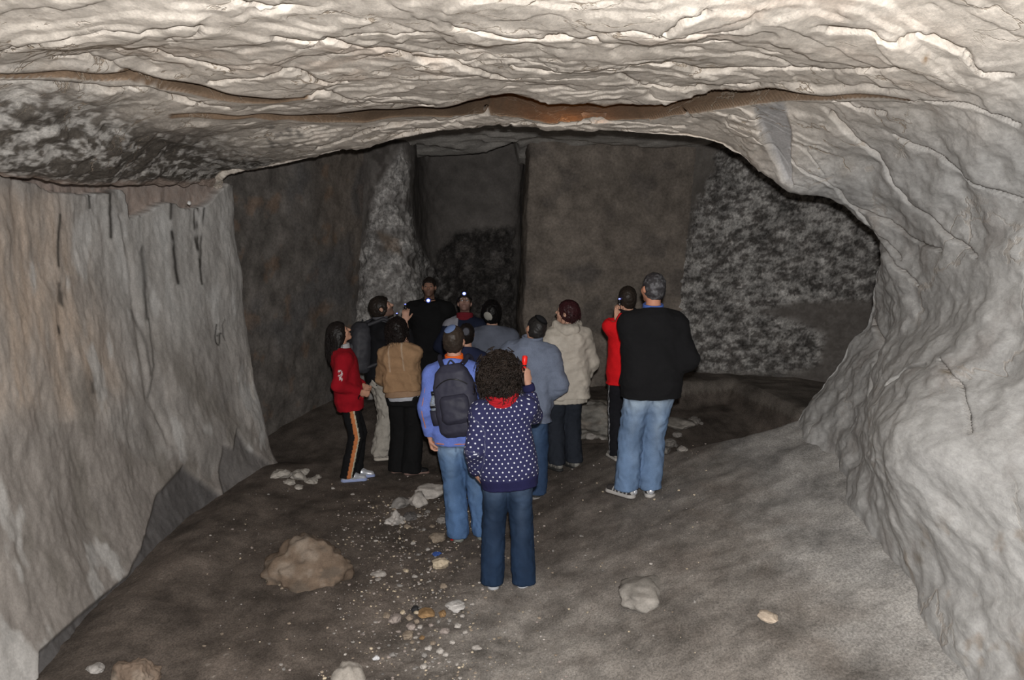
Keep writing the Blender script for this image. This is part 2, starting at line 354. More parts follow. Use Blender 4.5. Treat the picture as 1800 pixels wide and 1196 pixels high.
def make_vault():
    sec = [(-3.02, 2.86), (-2.80, 2.79), (-2.62, 2.92), (-2.40, 3.13), (-1.80, 3.29), (-1.08, 3.35), (-0.36, 3.37), (0.35, 3.37), (1.0, 3.35), (1.55, 3.26), (1.95, 3.10),
           (2.25, 2.87), (2.47, 2.52), (2.56, 2.12), (2.53, 1.76), (2.45, 1.42), (2.34, 1.08), (2.2, 0.72), (2.1, 0.2)]
    lip = [(383, 334, 8.55), (388, 321, 8.45), (402, 304, 8.3), (490, 288, 8.1), (620, 258, 7.7), (750, 236, 7.3), (860, 221, 7.05), (1000, 225, 7.0), (1150, 239, 6.9), (1268, 258, 6.8),
           (1340, 302, 6.6), (1392, 330, 6.4), (1470, 350, 6.3), (1534, 424, 6.3), (1532, 500, 6.45), (1519, 562, 6.65), (1462, 655, 6.9), (1398, 748, 7.05), (1360, 830, 7.15)]
    L = np.array([P(*p) for p in lip])
    bx = lambda Y: np.interp(Y, [-2, 1.0, 3.3, 3.84, 5.0, 6.1, 7.1], [1.75, 1.70, 1.78, 1.88, 2.15, 2.32, 2.37])
    rows = []
    for Y in (-1.6, 0.4, 1.9, 3.0, 4.0, 4.9, 5.7):
        r = []
        for k, (x, z) in enumerate(sec):
            if k >= 11: x = x + (bx(Y) - 2.2) * min(1, (k - 10) / 5.0)
            if k in (13, 14, 15) and Y > 2.5: x -= 0.05
            r.append((x, Y, z + (0.03 if k > 3 and k < 9 and Y < 2 else 0)))
        rows.append(r)
    R = [np.array(r) for r in rows]
    mid = R[-1] * 0.38 + L * 0.62; mid[:, 2] += 0.02
    cen = np.array([-0.3, 0, 1.6]); out = L - cen; out[:, 1] = 0; out /= np.linalg.norm(out, axis=1)[:, None]
    w1 = L + out * 0.12 + np.array([0, 0.10, 0]); w2 = L + out * 0.9 + np.array([0, 0.35, 0])
    ctrl = np.array(R + [mid, L, w1, w2])
    tr = params(460, (0, 2, 0.06), (2, 3, 0.10), (3, 4, 0.2), (4, 5, 0.2), (5, 6, 0.2), (6, 7, 0.4), (7, 8, 0.35), (8, 10, 0.06))
    tc = params(700, (0, 18, 1.0))
    g = loft(ctrl, tr, tc); Rn, Cn = g.shape[:2]
    n = gnormals(g, (0, 4.0, 1.6)).reshape(-1, 3); v = g.reshape(-1, 3)
    u = np.tile(tc[None, :], (Rn, 1)).ravel(); w = np.tile(tr[:, None], (1, Cn)).ravel()
    px, py = project(v)
    ceil = 1 - sst(9.0, 11.5, u)                                  # 1 overhead, 0 on the right wall
    left = 1 - sst(2.6, 3.9, u + 0.35 * perlin(v * 1.2))
    q = v * np.array([0.95, 1.25, 1.5])
    q = q + 0.25 * np.stack([perlin(v * 1.7), perlin(v * 1.7 + 31), perlin(v * 1.7 + 57)], 1)
    t = fbm(q, 4) * 3.2; fl_ = np.floor(t); fr = t - fl_
    terr = (fl_ + sst(0.86, 1.0, fr)) * 0.014                     # flaking beds
    cn = perlin(v * np.array([1.1, 1.9, 1.5]) + 8) + 0.3 * perlin(v * np.array([4, 4, 4]) + 8)
    thin = np.exp(-(cn / 0.022) ** 2) * sst(0.0, 0.35, perlin(v * 0.9 + 44))
    Yq = np.array([1, 0.45, 1]); d = fbm(v * 0.7 + 4, 3) * 0.07 + fbm(v * 9 * Yq, 3) * 0.010 + perlin(v * np.array([26, 13, 26])) * 0.003
    d = d + terr * ceil * (1 - left) * sst(1.0, 3.5, w)
    d = d - 0.035 * thin * ceil * (1 - left)
    lump = fbm(v * 2.2 * Yq + 12, 3) * 0.05 + fbm(v * 6 * Yq + 22, 3) * 0.016 + np.maximum(perlin(v * 15 * Yq), 0) * 0.010
    d = d + (1 - ceil) * lump
    d = d + left * (fbm(v * 8 * Yq + 3, 4) * 0.025)
    # bulge of the right wall and the hollow above it
    d = d + 0.20 * np.exp(-(((px - 1660) / 150) ** 2 + ((py - 800) / 170) ** 2))
    d = d - 0.10 * np.exp(-(((px - 1600) / 90) ** 2 + ((py - 560) / 60) ** 2)) - 0.08 * np.exp(-(((px - 1560) / 70) ** 2 + ((py - 1010) / 60) ** 2))
    lower = ((v[:, 1] > 2.2) & (w < 7.9))
    jit = 3.0 * perlin(v * np.array([3.5, 3.5, 3.5])) + 1.6 * perlin(v * 11)
    crk = np.zeros(len(v), np.float32)
    for pts, wd in CRACKS:
        dd, _ = pl_dist(px, py + jit, pts); crk = np.maximum(crk, np.exp(-(dd / wd) ** 2))
    crk *= lower
    slot = np.zeros(len(v), np.float32); slotc = slot.copy()
    for pts, wd in (SLOT_A, SLOT_B):
        dd, ww = pl_dist(px, py + 2.6 * perlin(v * 3.5), pts, wd); slot = np.maximum(slot, 1 - sst(-5.0, 0.8, dd - ww)); slotc = np.maximum(slotc, 1 - sst(0.6, 2.6, dd - ww))
    slot *= lower; slotc *= lower
    wmax = np.zeros(len(v), np.float32)
    for pts, wd in (SLOT_A, SLOT_B):
        dd, ww = pl_dist(px, py, pts, wd); wmax = np.maximum(wmax, np.where(dd < 20, ww, 0))
    deep = 0.05 + 0.37 * sst(3.0, 8.0, wmax)
    facet = soft_poly(px, py, [(1322, 195), (1372, 192), (1392, 235), (1396, 322), (1380, 318), (1345, 240)], 4) * lower
    d = d * (1 - 0.8 * facet) - 0.03 * facet
    near_slot = np.zeros(len(v), np.float32)
    for pts, wd in (SLOT_A, SLOT_B):
        near_slot = np.maximum(near_slot, 1 - sst(3, 10, pl_dist(px, py, pts)[0] - 6))
    d = d * (1 - near_slot) + near_slot * (fbm(v * 0.7 + 4, 3) * 0.07 + perlin(v * 4) * 0.012)
    ns = n * d[:, None]
    v = v + ns
    v = v - n * (0.09 * crk)[:, None]; v[:, 1] += 0.10 * crk * ceil
    v[:, 2] += deep * slot; v[:, 1] += 2.1 * deep * slot          # the fissure slants up and away, so the flash only grazes it
    # colours
    n1 = fbm(v * 0.8 + 20, 4); n2 = fbm(v * 3.5 + 9, 4); n3 = fbm(v * 11 + 2, 3)
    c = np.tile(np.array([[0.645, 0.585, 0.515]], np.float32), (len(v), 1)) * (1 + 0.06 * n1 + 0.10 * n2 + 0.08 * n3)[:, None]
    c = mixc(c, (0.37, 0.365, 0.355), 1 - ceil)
    c = mixc(c, (0.55, 0.42, 0.33), 0.35 * sst(0.15, 0.7, n1) * sst(-0.1, 0.4, n2) * ceil)
    m = sst(-0.30, 0.45, fbm(v * 11 * Yq + 30, 4, 0.7) + 0.5 * n1)
    mott = np.array([0.50, 0.48, 0.45])[None] * m[:, None] + np.array([0.10, 0.088, 0.075])[None] * (1 - m)[:, None]
    lm = np.clip(left * lower, 0, 1)
    c = c * (1 - lm[:, None]) + mott * lm[:, None]
    under = (1 - sst(0.75, 1.35, u)) * lower
    c = mixc(c, (0.40, 0.32, 0.275), under)
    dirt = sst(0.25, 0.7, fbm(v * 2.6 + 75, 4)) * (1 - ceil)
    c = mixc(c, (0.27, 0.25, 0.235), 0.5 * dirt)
    c = mixc(c, (0.30, 0.26, 0.22), 0.75 * sst(0.3, 0.55, fbm(v * 5 + 15, 4)) * soft_poly(px, py, [(1560, 960), (1900, 900), (1900, 1300), (1640, 1300)], 40))
    for (x0, y0, r0, k) in [(1636, 82, 4, .9), (1489, 295, 12, .35), (1706, 668, 6, .8), (1620, 985, 9, .6), (1640, 965, 6, .5), (672, 66, 9, .5), (1415, 1058, 6, .7)]:
        c = mixc(c, (0.30, 0.17, 0.07) if k > .85 else (0.16, 0.13, 0.09), k * np.exp(-((px - x0) ** 2 + (py - y0) ** 2) / r0 ** 2))
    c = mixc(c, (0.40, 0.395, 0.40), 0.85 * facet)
    soot = soft_poly(px, py, [(450, 235), (500, 222), (560, 235), (540, 255), (480, 262)], 10) * sst(0.1, 0.4, perlin(v * np.array([22, 6, 22])))
    c = mixc(c, (0.12, 0.11, 0.10), 0.7 * soot * lower)
    c = mixc(c, (0.34, 0.27, 0.20), 0.45 * crk)             # a little earth in the open cracks, with their shade painted in
    c = mixc(c, (0.20, 0.138, 0.092), slotc)                 # brown clay fills the fissure
    c = np.concatenate([c, np.clip(0.55 + 0.45 * lm, 0, 1)[:, None]], 1)
    mat = rock_mat('flaking_limestone', 1.0, 24, 60, 0.34, stretch=(1, 0.55, 1), dist=0.014, cracks=0.9)
    mat2 = rock_mat('lumpy_limestone', 1.0, 26, 60, 0.28, stretch=(1, 0.45, 1), dist=0.018, cracks=0.35, cscale=1.1, cstretch=(1, 0.6, 1))
    k = int(np.searchsorted(tc, 11.0))
    G = v.reshape(Rn, Cn, 3); CC = c.reshape(Rn, Cn, 4)
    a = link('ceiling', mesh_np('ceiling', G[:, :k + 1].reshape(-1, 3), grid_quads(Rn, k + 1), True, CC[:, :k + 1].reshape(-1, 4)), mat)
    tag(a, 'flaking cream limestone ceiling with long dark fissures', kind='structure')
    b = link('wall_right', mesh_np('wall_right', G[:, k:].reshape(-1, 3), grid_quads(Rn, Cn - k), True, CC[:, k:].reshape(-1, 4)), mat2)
    tag(b, 'lumpy pale limestone wall curving down from the ceiling', kind='structure')
make_vault()

# ------------------------------------------------------------------ the dark chamber beyond the arch
def chamber_wall(name, plan, label, paint, nz=150, nx=260, top=4.15, shift=None, rough=None, mat=None, sharp=None):
    zs = np.linspace(-0.3, top, 9)
    ctrl = []
    for z in zs:
        row = []
        for i, (x, y) in enumerate(plan):
            dx, dy = shift(i, z) if shift else (0, 0)
            row.append((x + dx, y + dy, z))
        ctrl.append(row)
    g = loft(ctrl, np.linspace(0, 8, nz), params(nx, (0, len(plan) - 1, 1)))
    n = gnormals(g, (0, 9.0, 2.0)).reshape(-1, 3); v = g.reshape(-1, 3); px, py = project(v)
    d = fbm(v * 0.8 + 6, 3) * 0.04 + fbm(v * 6, 4) * 0.012
    c, rg = paint(v, px, py)
    d = d + rg
    v = v + n * d[:, None]
    o = link(name, mesh_np(name, v, grid_quads(g.shape[0], g.shape[1]), True, c), mat)
    return tag(o, label, kind='structure')
far_mat = rock_mat('sooty_plaster', 0.35, 22, 30, 0.28, dist=0.012)
rough_mat = rock_mat('pitted_rock', 0.9, 26, 30, 0.62, dist=0.03)
def base_col(v, a, k=0.3):
    n1 = fbm(v * 1.1 + 3, 4); n2 = fbm(v * 5 + 13, 4)
    return np.tile(np.array([a], np.float32), (len(v), 1)) * (1 + k * n1 + k * n2)[:, None], n1, n2
def p_left(v, px, py):
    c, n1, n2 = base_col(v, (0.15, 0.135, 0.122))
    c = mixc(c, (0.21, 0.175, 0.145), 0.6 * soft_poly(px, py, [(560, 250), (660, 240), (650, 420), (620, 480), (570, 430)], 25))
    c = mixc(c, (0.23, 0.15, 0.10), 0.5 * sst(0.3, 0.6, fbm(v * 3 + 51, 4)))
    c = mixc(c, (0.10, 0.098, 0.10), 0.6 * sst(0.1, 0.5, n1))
    return c, 0.02 * n1
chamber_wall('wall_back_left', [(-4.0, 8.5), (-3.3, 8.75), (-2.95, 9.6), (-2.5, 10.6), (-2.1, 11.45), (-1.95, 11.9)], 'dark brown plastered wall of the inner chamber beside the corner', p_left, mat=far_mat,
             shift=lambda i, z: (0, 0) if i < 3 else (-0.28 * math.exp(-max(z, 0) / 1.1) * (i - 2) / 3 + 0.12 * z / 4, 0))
def p_recess(v, px, py):
    c, n1, n2 = base_col(v, (0.145, 0.132, 0.122), 0.2)
    pale = soft_poly(px, py, [(662, 330), (690, 285), (706, 262), (718, 290), (716, 340), (728, 400), (742, 450), (770, 482), (790, 500), (830, 900), (560, 900), (590, 520), (622, 478), (640, 430), (652, 370)], 9)
    pale *= sst(-0.9, 0.1, n2 + 0.4 * n1)
    sp = sst(-0.25, 0.35, fbm(v * 12 + 4, 4))
    c = mixc(c, (0.50, 0.48, 0.46), pale * (0.45 + 0.55 * sp))
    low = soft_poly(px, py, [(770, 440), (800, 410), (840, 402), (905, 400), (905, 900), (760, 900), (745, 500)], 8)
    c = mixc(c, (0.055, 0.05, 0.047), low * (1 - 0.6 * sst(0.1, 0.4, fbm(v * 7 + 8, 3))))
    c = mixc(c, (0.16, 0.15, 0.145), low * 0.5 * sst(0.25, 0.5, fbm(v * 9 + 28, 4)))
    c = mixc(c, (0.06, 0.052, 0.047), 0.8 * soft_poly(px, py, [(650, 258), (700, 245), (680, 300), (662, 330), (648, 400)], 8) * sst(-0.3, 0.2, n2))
    c = mixc(c, (0.20, 0.15, 0.11), 0.7 * soft_poly(px, py, [(660, 405), (700, 420), (705, 450), (680, 440)], 6))
    c = np.concatenate([c, (0.25 + 0.75 * np.maximum(pale, low))[:, None]], 1)
    return c, pale * (fbm(v * 8, 4) * 0.05 + 0.03) + low * fbm(v * 5 + 2, 4) * 0.06
def s_recess(i, z):
    if i >= 7: return (0.035 * (z - 2), 0)
    fl_ = math.exp(-max(z, 0) / 1.0)
    if i <= 2: return (-0.35 * fl_ + 0.08, -0.35 * fl_)
    if i <= 4: return (0.45 * fl_, -0.45 * fl_)
    return (0, 0)
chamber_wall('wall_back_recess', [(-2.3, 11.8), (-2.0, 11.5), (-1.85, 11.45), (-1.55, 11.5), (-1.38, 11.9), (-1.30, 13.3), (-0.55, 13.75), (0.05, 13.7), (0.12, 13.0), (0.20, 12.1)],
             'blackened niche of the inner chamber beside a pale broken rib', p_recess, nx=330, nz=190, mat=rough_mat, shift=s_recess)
def p_back(v, px, py):
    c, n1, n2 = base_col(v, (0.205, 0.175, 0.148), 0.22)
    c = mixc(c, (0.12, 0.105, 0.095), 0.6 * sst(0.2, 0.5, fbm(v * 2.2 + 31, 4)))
    c = mixc(c, (0.10, 0.09, 0.085), 0.7 * soft_poly(px, py, [(985, 475), (1040, 462), (1062, 480), (1040, 500), (1000, 498)], 10))
    c = mixc(c, (0.26, 0.21, 0.18), 0.6 * np.exp(-(((px - 917) / 7) ** 2 + ((py - 558) / 18) ** 2)))
    return c, 0.035 * np.exp(-(((px - 917) / 9) ** 2 + ((py - 558) / 20) ** 2))
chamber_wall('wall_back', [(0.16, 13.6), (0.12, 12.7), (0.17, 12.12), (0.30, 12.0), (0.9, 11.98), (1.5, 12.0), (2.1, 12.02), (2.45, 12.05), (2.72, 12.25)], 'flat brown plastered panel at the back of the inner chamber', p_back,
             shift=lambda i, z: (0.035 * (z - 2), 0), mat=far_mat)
def p_right(v, px, py):
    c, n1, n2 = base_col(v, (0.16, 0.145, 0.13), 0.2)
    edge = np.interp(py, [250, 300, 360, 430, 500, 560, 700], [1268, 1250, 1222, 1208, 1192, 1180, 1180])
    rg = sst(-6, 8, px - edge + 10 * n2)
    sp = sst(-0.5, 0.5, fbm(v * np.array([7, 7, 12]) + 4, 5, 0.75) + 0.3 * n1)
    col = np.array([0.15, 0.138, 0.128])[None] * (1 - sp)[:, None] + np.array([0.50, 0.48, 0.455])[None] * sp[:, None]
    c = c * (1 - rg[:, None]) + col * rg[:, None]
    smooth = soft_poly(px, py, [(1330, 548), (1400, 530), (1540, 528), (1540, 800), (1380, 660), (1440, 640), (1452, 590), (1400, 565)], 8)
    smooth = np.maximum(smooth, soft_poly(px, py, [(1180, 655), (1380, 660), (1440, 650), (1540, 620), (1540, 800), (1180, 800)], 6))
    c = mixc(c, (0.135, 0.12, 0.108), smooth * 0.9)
    band = np.exp(-((py - 541 - 0.02 * (1360 - px)) / 2.5) ** 2) * rg * (1 - sst(1340, 1380, px))
    ledge = np.exp(-((py - 654 - 5 * perlin(v * 3)) / 3.5) ** 2) * sst(1200, 1230, px) * (1 - sst(1400, 1430, px))
    c = mixc(c, (0.34, 0.32, 0.295), ledge * 0.8)
    c = np.concatenate([c, (0.2 + 0.8 * rg * (1 - smooth))[:, None]], 1)
    return c, rg * (1 - smooth) * (fbm(v * 7, 4) * 0.035 + np.abs(perlin(v * 15)) * 0.02) - 0.05 * band + 0.05 * rg * (1 - smooth) * sst(545, 560, py)
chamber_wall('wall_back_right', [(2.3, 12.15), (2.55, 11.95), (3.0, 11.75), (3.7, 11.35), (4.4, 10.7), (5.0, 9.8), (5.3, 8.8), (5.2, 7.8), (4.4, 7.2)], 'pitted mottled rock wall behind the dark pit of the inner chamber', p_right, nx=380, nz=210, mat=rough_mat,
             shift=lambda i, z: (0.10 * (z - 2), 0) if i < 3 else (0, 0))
def make_back_ceiling():
    xs = np.linspace(-4.2, 6.0, 200); ys = np.linspace(6.9, 14.4, 150)
    X, Y = np.meshgrid(xs, ys); v = np.stack([X.ravel(), Y.ravel(), 0 * X.ravel()], 1)
    z = 3.72 - 0.10 * (v[:, 1] - 11.6) + fbm(v * 0.9, 4) * 0.07 + np.floor(fbm(v * np.array([0.8, 1.7, 1]) + 7, 3) * 3) * 0.03
    z += 0.42 * sst(0.10, 0.2, 0.2 - v[:, 0]) * sst(11.9, 12.4, v[:, 1] + 0.6 * (v[:, 0] - 0))
    v[:, 2] = z
    c, n1, n2 = base_col(v, (0.55, 0.52, 0.48), 0.15)
    o = link('ceiling_back', mesh_np('ceiling_back', v, grid_quads(150, 200, True), True, c), rock_mat('chamber_roof', 0.6, 14, 40, 0.2, dist=0.05))
    tag(o, 'rough rock roof of the inner chamber', kind='structure')
make_back_ceiling()

# a warm electric bulb hidden up in the ceiling fissure
def make_fissure_lamp():
    p = P(1003, 196, 6.62); p[2] += 0.10
    l = bpy.data.lights.new('fissure_bulb', 'POINT'); l.energy = 1.3; l.color = (1.0, 0.42, 0.10); l.shadow_soft_size = 0.03
    o = bpy.data.objects.new('fissure_bulb', l); o.location = p; COL.objects.link(o)
make_fissure_lamp()

# ================================================================== PEOPLE: bodies and clothes from signed-distance volumes
def rx(a): c, s = math.cos(a), math.sin(a); return np.array([[1, 0, 0], [0, c, -s], [0, s, c]])
def ry(a): c, s = math.cos(a), math.sin(a); return np.array([[c, 0, s], [0, 1, 0], [-s, 0, c]])
def rz(a): c, s = math.cos(a), math.sin(a); return np.array([[c, -s, 0], [s, c, 0], [0, 0, 1]])
D = math.radians
def unit(v): v = np.asarray(v, float); return v / (np.linalg.norm(v) + 1e-9)

class Vol:
    def __init__(s, lo, hi, h):
        s.h = h; s.lo = np.asarray(lo, float); n = np.ceil((np.asarray(hi) - s.lo) / h).astype(int) + 1
        s.ax = [s.lo[i] + h * np.arange(n[i]) for i in range(3)]; s.v = np.full(n, 0.3, np.float32)
    def sub(s, lo, hi):
        sl = []
        for i in range(3):
            a = int(max(0, math.floor((lo[i] - s.lo[i]) / s.h))); b = int(min(s.v.shape[i], math.ceil((hi[i] - s.lo[i]) / s.h) + 1))
            if b <= a: return None, None
            sl.append(slice(a, b))
        g = np.stack(np.meshgrid(*[s.ax[i][sl[i]] for i in range(3)], indexing='ij'), -1).astype(np.float32)
        return tuple(sl), g
    def put(s, sl, d, k, sub=False):
        a = s.v[sl]
        if sub:
            h = np.maximum(k - np.abs(a + d), 0) / k; s.v[sl] = np.maximum(a, -d) + h * h * k * 0.25; return
        h = np.maximum(k - np.abs(a - d), 0) / k
        s.v[sl] = np.minimum(a, d) - h * h * k * 0.25
    def seg(s, a, b, ra, rb, k=0.02, flat=None, fs=1.0, sub=False):
        a = np.asarray(a, float); b = np.asarray(b, float); m = max(ra, rb) + k + 2 * s.h
        sl, g = s.sub(np.minimum(a, b) - m, np.maximum(a, b) + m)
        if sl is None: return
        ab = b - a; t = np.clip(((g - a) @ ab) / (ab @ ab + 1e-9), 0, 1)
        w = g - a - t[..., None] * ab
        if flat is not None:
            f = np.asarray(flat, float); w = w + (w @ f)[..., None] * f * (fs - 1)
        s.put(sl, np.linalg.norm(w, axis=-1) - (ra + (rb - ra) * t), k, sub)
    def ell(s, c, r, R=None, k=0.02, sub=False):
        c = np.asarray(c, float); r = np.asarray(r, float); m = r.max() + k + 2 * s.h
        sl, g = s.sub(c - m, c + m)
        if sl is None: return
        w = (g - c) if R is None else (g - c) @ R
        q = np.linalg.norm(w / r, axis=-1)
        s.put(sl, (q - 1) * (r.min() * 0.5 + 0.5 * np.linalg.norm(w, axis=-1) / np.maximum(q, 1e-3)), k, sub)
    def prof(s, prof, R, o, k=0.03, p=2.3):
        """stack of oval sections: prof rows (z, rx, ry, cy) in a frame (R, origin o)"""
        pr = np.asarray(prof, float); z0, z1 = pr[0, 0], pr[-1, 0]; m = pr[:, 1:3].max() + 0.05
        cs = np.array([[x, y, z] for x in (-m, m) for y in (-m, m) for z in (z0 - .03, z1 + .03)]) @ R.T + o
        sl, g = s.sub(cs.min(0), cs.max(0))
        if sl is None: return
        w = (g - o) @ R; z = w[..., 2]
        a = np.interp(z, pr[:, 0], pr[:, 1]); b = np.interp(z, pr[:, 0], pr[:, 2]); cy = np.interp(z, pr[:, 0], pr[:, 3])
        q = ((np.abs(w[..., 0]) / a) ** p + (np.abs(w[..., 1] - cy) / b) ** p) ** (1 / p)
        d = (q - 1) * np.minimum(a, b)
        s.put(sl, np.maximum(d, np.maximum(z0 - z, z - z1)), k)
    def cut(s, pnt, nrm):                # remove the side the normal points to
        nrm = unit(nrm)
        g = sum(nrm[i] * (s.ax[i] - pnt[i]).reshape([-1 if j == i else 1 for j in range(3)]) for i in range(3))
        s.v = np.maximum(s.v, g.astype(np.float32))
    def mesh(s):
        v = s.v; v = np.pad(v, 1, constant_values=0.3); ins = v < 0
        cnt = sum(ins[i:v.shape[0] - 1 + i, j:v.shape[1] - 1 + j, k:v.shape[2] - 1 + k].astype(np.int8) for i in (0, 1) for j in (0, 1) for k in (0, 1))
        act = np.argwhere((cnt > 0) & (cnt < 8)); idx = np.full(cnt.shape, -1, np.int32); idx[tuple(act.T)] = np.arange(len(act))
        off = np.array([[i, j, k] for i in (0, 1) for j in (0, 1) for k in (0, 1)])
        cv = np.stack([v[act[:, 0] + o[0], act[:, 1] + o[1], act[:, 2] + o[2]] for o in off], 1)
        acc = np.zeros((len(act), 3)); num = np.zeros(len(act))
        for a in range(8):
            for b in range(a + 1, 8):
                if np.abs(off[a] - off[b]).sum() != 1: continue
                m = (cv[:, a] < 0) != (cv[:, b] < 0)
                t = cv[m, a] / (cv[m, a] - cv[m, b])
                acc[m] += off[a] + t[:, None] * (off[b] - off[a]); num[m] += 1
        verts = s.lo + s.h * (act - 1 + acc / num[:, None])
        faces = []
        for ax in range(3):
            o1, o2 = [(1, 2), (2, 0), (0, 1)][ax]
            sl0 = [slice(None)] * 3; sl1 = [slice(None)] * 3; sl0[ax] = slice(0, -1); sl1[ax] = slice(1, None)
            e = np.argwhere(ins[tuple(sl0)] != ins[tuple(sl1)]); sg = ins[tuple(e.T)]
            u1 = np.eye(3, dtype=int)[o1]; u2 = np.eye(3, dtype=int)[o2]
            q = np.stack([idx[tuple((e - u1 - u2).T)], idx[tuple((e - u2).T)], idx[tuple(e.T)], idx[tuple((e - u1).T)]], 1)
            q = np.where(sg[:, None], q, q[:, ::-1]); faces.append(q)
        return verts, np.concatenate(faces)

def vnormals(v, f):
    n = np.cross(v[f[:, 2]] - v[f[:, 0]], v[f[:, 3]] - v[f[:, 1]]); o = np.zeros_like(v)
    for i in range(4): np.add.at(o, f[:, i], n)
    return o / (np.linalg.norm(o, axis=1)[:, None] + 1e-12)

def cloth_mat(name, rough=0.9, bump=0.25, scale=120.0, var=0.10, sheen=0.0, fold=0.0):
    m, nt, b = new_mat(name); L = nt.links.new
    at = N(nt, 'ShaderNodeAttribute', attribute_name='Col'); tc = N(nt, 'ShaderNodeTexCoord')
    n = N(nt, 'ShaderNodeTexNoise', Scale=scale, Detail=4.0, Roughness=0.6); n2 = N(nt, 'ShaderNodeTexNoise', Scale=9.0, Detail=4.0)
    L(tc.outputs['Object'], n.inputs['Vector']); L(tc.outputs['Object'], n2.inputs['Vector'])
    ad = N(nt, 'ShaderNodeMath', operation='ADD'); L(n.outputs['Fac'], ad.inputs[0]); L(n2.outputs['Fac'], ad.inputs[1])
    r = N(nt, 'ShaderNodeMapRange'); r.inputs[1].default_value = 0.6; r.inputs[2].default_value = 1.4; r.inputs[3].default_value = 1 - 2 * var; r.inputs[4].default_value = 1 + 2 * var
    L(ad.outputs[0], r.inputs[0])
    v = N(nt, 'ShaderNodeVectorMath', operation='SCALE'); L(at.outputs['Color'], v.inputs[0]); L(r.outputs[0], v.inputs['Scale']); L(v.outputs[0], b.inputs['Base Color'])
    bp = N(nt, 'ShaderNodeBump', Strength=bump, Distance=0.004); L(n.outputs['Fac'], bp.inputs['Height']); L(bp.outputs['Normal'], b.inputs['Normal'])
    b.inputs['Roughness'].default_value = rough; b.inputs['Specular IOR Level'].default_value = 0.2
    if sheen: b.inputs['Sheen Weight'].default_value = sheen
    return m
def dotted_mat():
    """navy sweatshirt cloth with a diagonal grid of small white dots"""
    m, nt, b = new_mat('navy_dotted_cloth'); L = nt.links.new
    at = N(nt, 'ShaderNodeAttribute', attribute_name='Col'); uv = N(nt, 'ShaderNodeUVMap')
    def lattice(ofs):
        mp = N(nt, 'ShaderNodeMapping'); mp.inputs['Scale'].default_value = (1 / 0.047, 1 / 0.062, 1); mp.inputs['Location'].default_value = (ofs, ofs, 0)
        L(uv.outputs[0], mp.inputs['Vector'])
        f = N(nt, 'ShaderNodeVectorMath', operation='FRACTION'); L(mp.outputs[0], f.inputs[0])
        s = N(nt, 'ShaderNodeVectorMath', operation='SUBTRACT'); L(f.outputs[0], s.inputs[0]); s.inputs[1].default_value = (0.5, 0.5, 0)
        k = N(nt, 'ShaderNodeVectorMath', operation='MULTIPLY'); L(s.outputs[0], k.inputs[0]); k.inputs[1].default_value = (0.047, 0.062, 0)
        l = N(nt, 'ShaderNodeVectorMath', operation='LENGTH'); L(k.outputs[0], l.inputs[0]); return l
    a, c = lattice(0.0), lattice(0.5)
    mn = N(nt, 'ShaderNodeMath', operation='MINIMUM'); L(a.outputs['Value'], mn.inputs[0]); L(c.outputs['Value'], mn.inputs[1])
    lt = N(nt, 'ShaderNodeMath', operation='LESS_THAN'); L(mn.outputs[0], lt.inputs[0]); lt.inputs[1].default_value = 0.0060
    mu = N(nt, 'ShaderNodeMath', operation='MULTIPLY'); L(lt.outputs[0], mu.inputs[0]); L(at.outputs['Alpha'], mu.inputs[1])
    mx = N(nt, 'ShaderNodeMix', data_type='RGBA'); L(lt.outputs[0], mx.inputs['Factor']); L(at.outputs['Color'], mx.inputs[6]); mx.inputs[7].default_value = (0.62, 0.64, 0.72, 1)
    L(mx.outputs[2], b.inputs['Base Color']); b.inputs['Roughness'].default_value = 0.9
    return m
SKIN = cloth_mat('skin', 0.55, 0.12, 200, 0.05)
CLOTH = cloth_mat('woven_cloth'); DENIM = cloth_mat('denim', 0.85, 0.4, 260, 0.14); FLEECE = cloth_mat('fleece', 0.95, 0.6, 160, 0.10); SHELL = cloth_mat('nylon_shell', 0.55, 0.2, 60, 0.06)
HAIR = cloth_mat('hair', 0.42, 0.5, 90, 0.2); SHOE = cloth_mat('shoe_leather', 0.5, 0.15, 80, 0.08); RUBBER = cloth_mat('shoe_rubber', 0.7, 0.1, 80, 0.05)
DOTS = dotted_mat()
STEEL = plain('brushed_metal', (0.5, 0.5, 0.52), 0.3, 1.0)
LENS = plain('lit_led_lens', (0.8, 0.85, 1.0), 0.2, emit=(0.16, 0.20, 1.0), strength=4.5)
LENS_DIM = plain('led_rim', (0.10, 0.13, 0.40), 0.2)  # plastic rim coloured blue to imitate the glare round a lit lens
BLACKP = plain('black_plastic', (0.012, 0.012, 0.014), 0.35)
REFLECT = plain('reflective_tape', (0.9, 0.93, 1.0), 0.25, 0.6, spec=0.8)

def vol_obj(name, vol, mat, parent, s, col, paint=None, fold=0.0, fs=(9, 9, 5), fine=0.0, uvf=None):
    v, f = vol.mesh()
    seed = (hash_i(parent.name) % 50)
    if fold or fine:
        n = vnormals(v, f)
        a = 0
        if fold: a = fold * (fbm(v * np.asarray(fs) + seed, 3) + 1.1 * (0.35 - np.abs(perlin(v * np.asarray(fs) * 1.5 + seed + 9) + 0.3 * perlin(v * 5 + seed))))
        if fine: a = a + fine * fbm(v * 45 + seed, 2)
        v = v + n * np.asarray(a)[:, None]
    c = np.tile(np.asarray([col], np.float32), (len(v), 1))
    if paint is not None: c = paint(v, c)
    uv = uvf(v) if uvf else None
    return link(name, mesh_np(name, v * s, f, True, c, uv), mat, parent)
def hash_i(t): return sum((i + 1) * ord(ch) for i, ch in enumerate(t))
def raw_obj(name, v, f, mat, parent, col=(0.5, 0.5, 0.5), smooth=True):
    return link(name, mesh_np(name, np.asarray(v, float), np.asarray(f), smooth, np.tile(np.asarray([col], np.float32), (len(v), 1))), mat, parent)
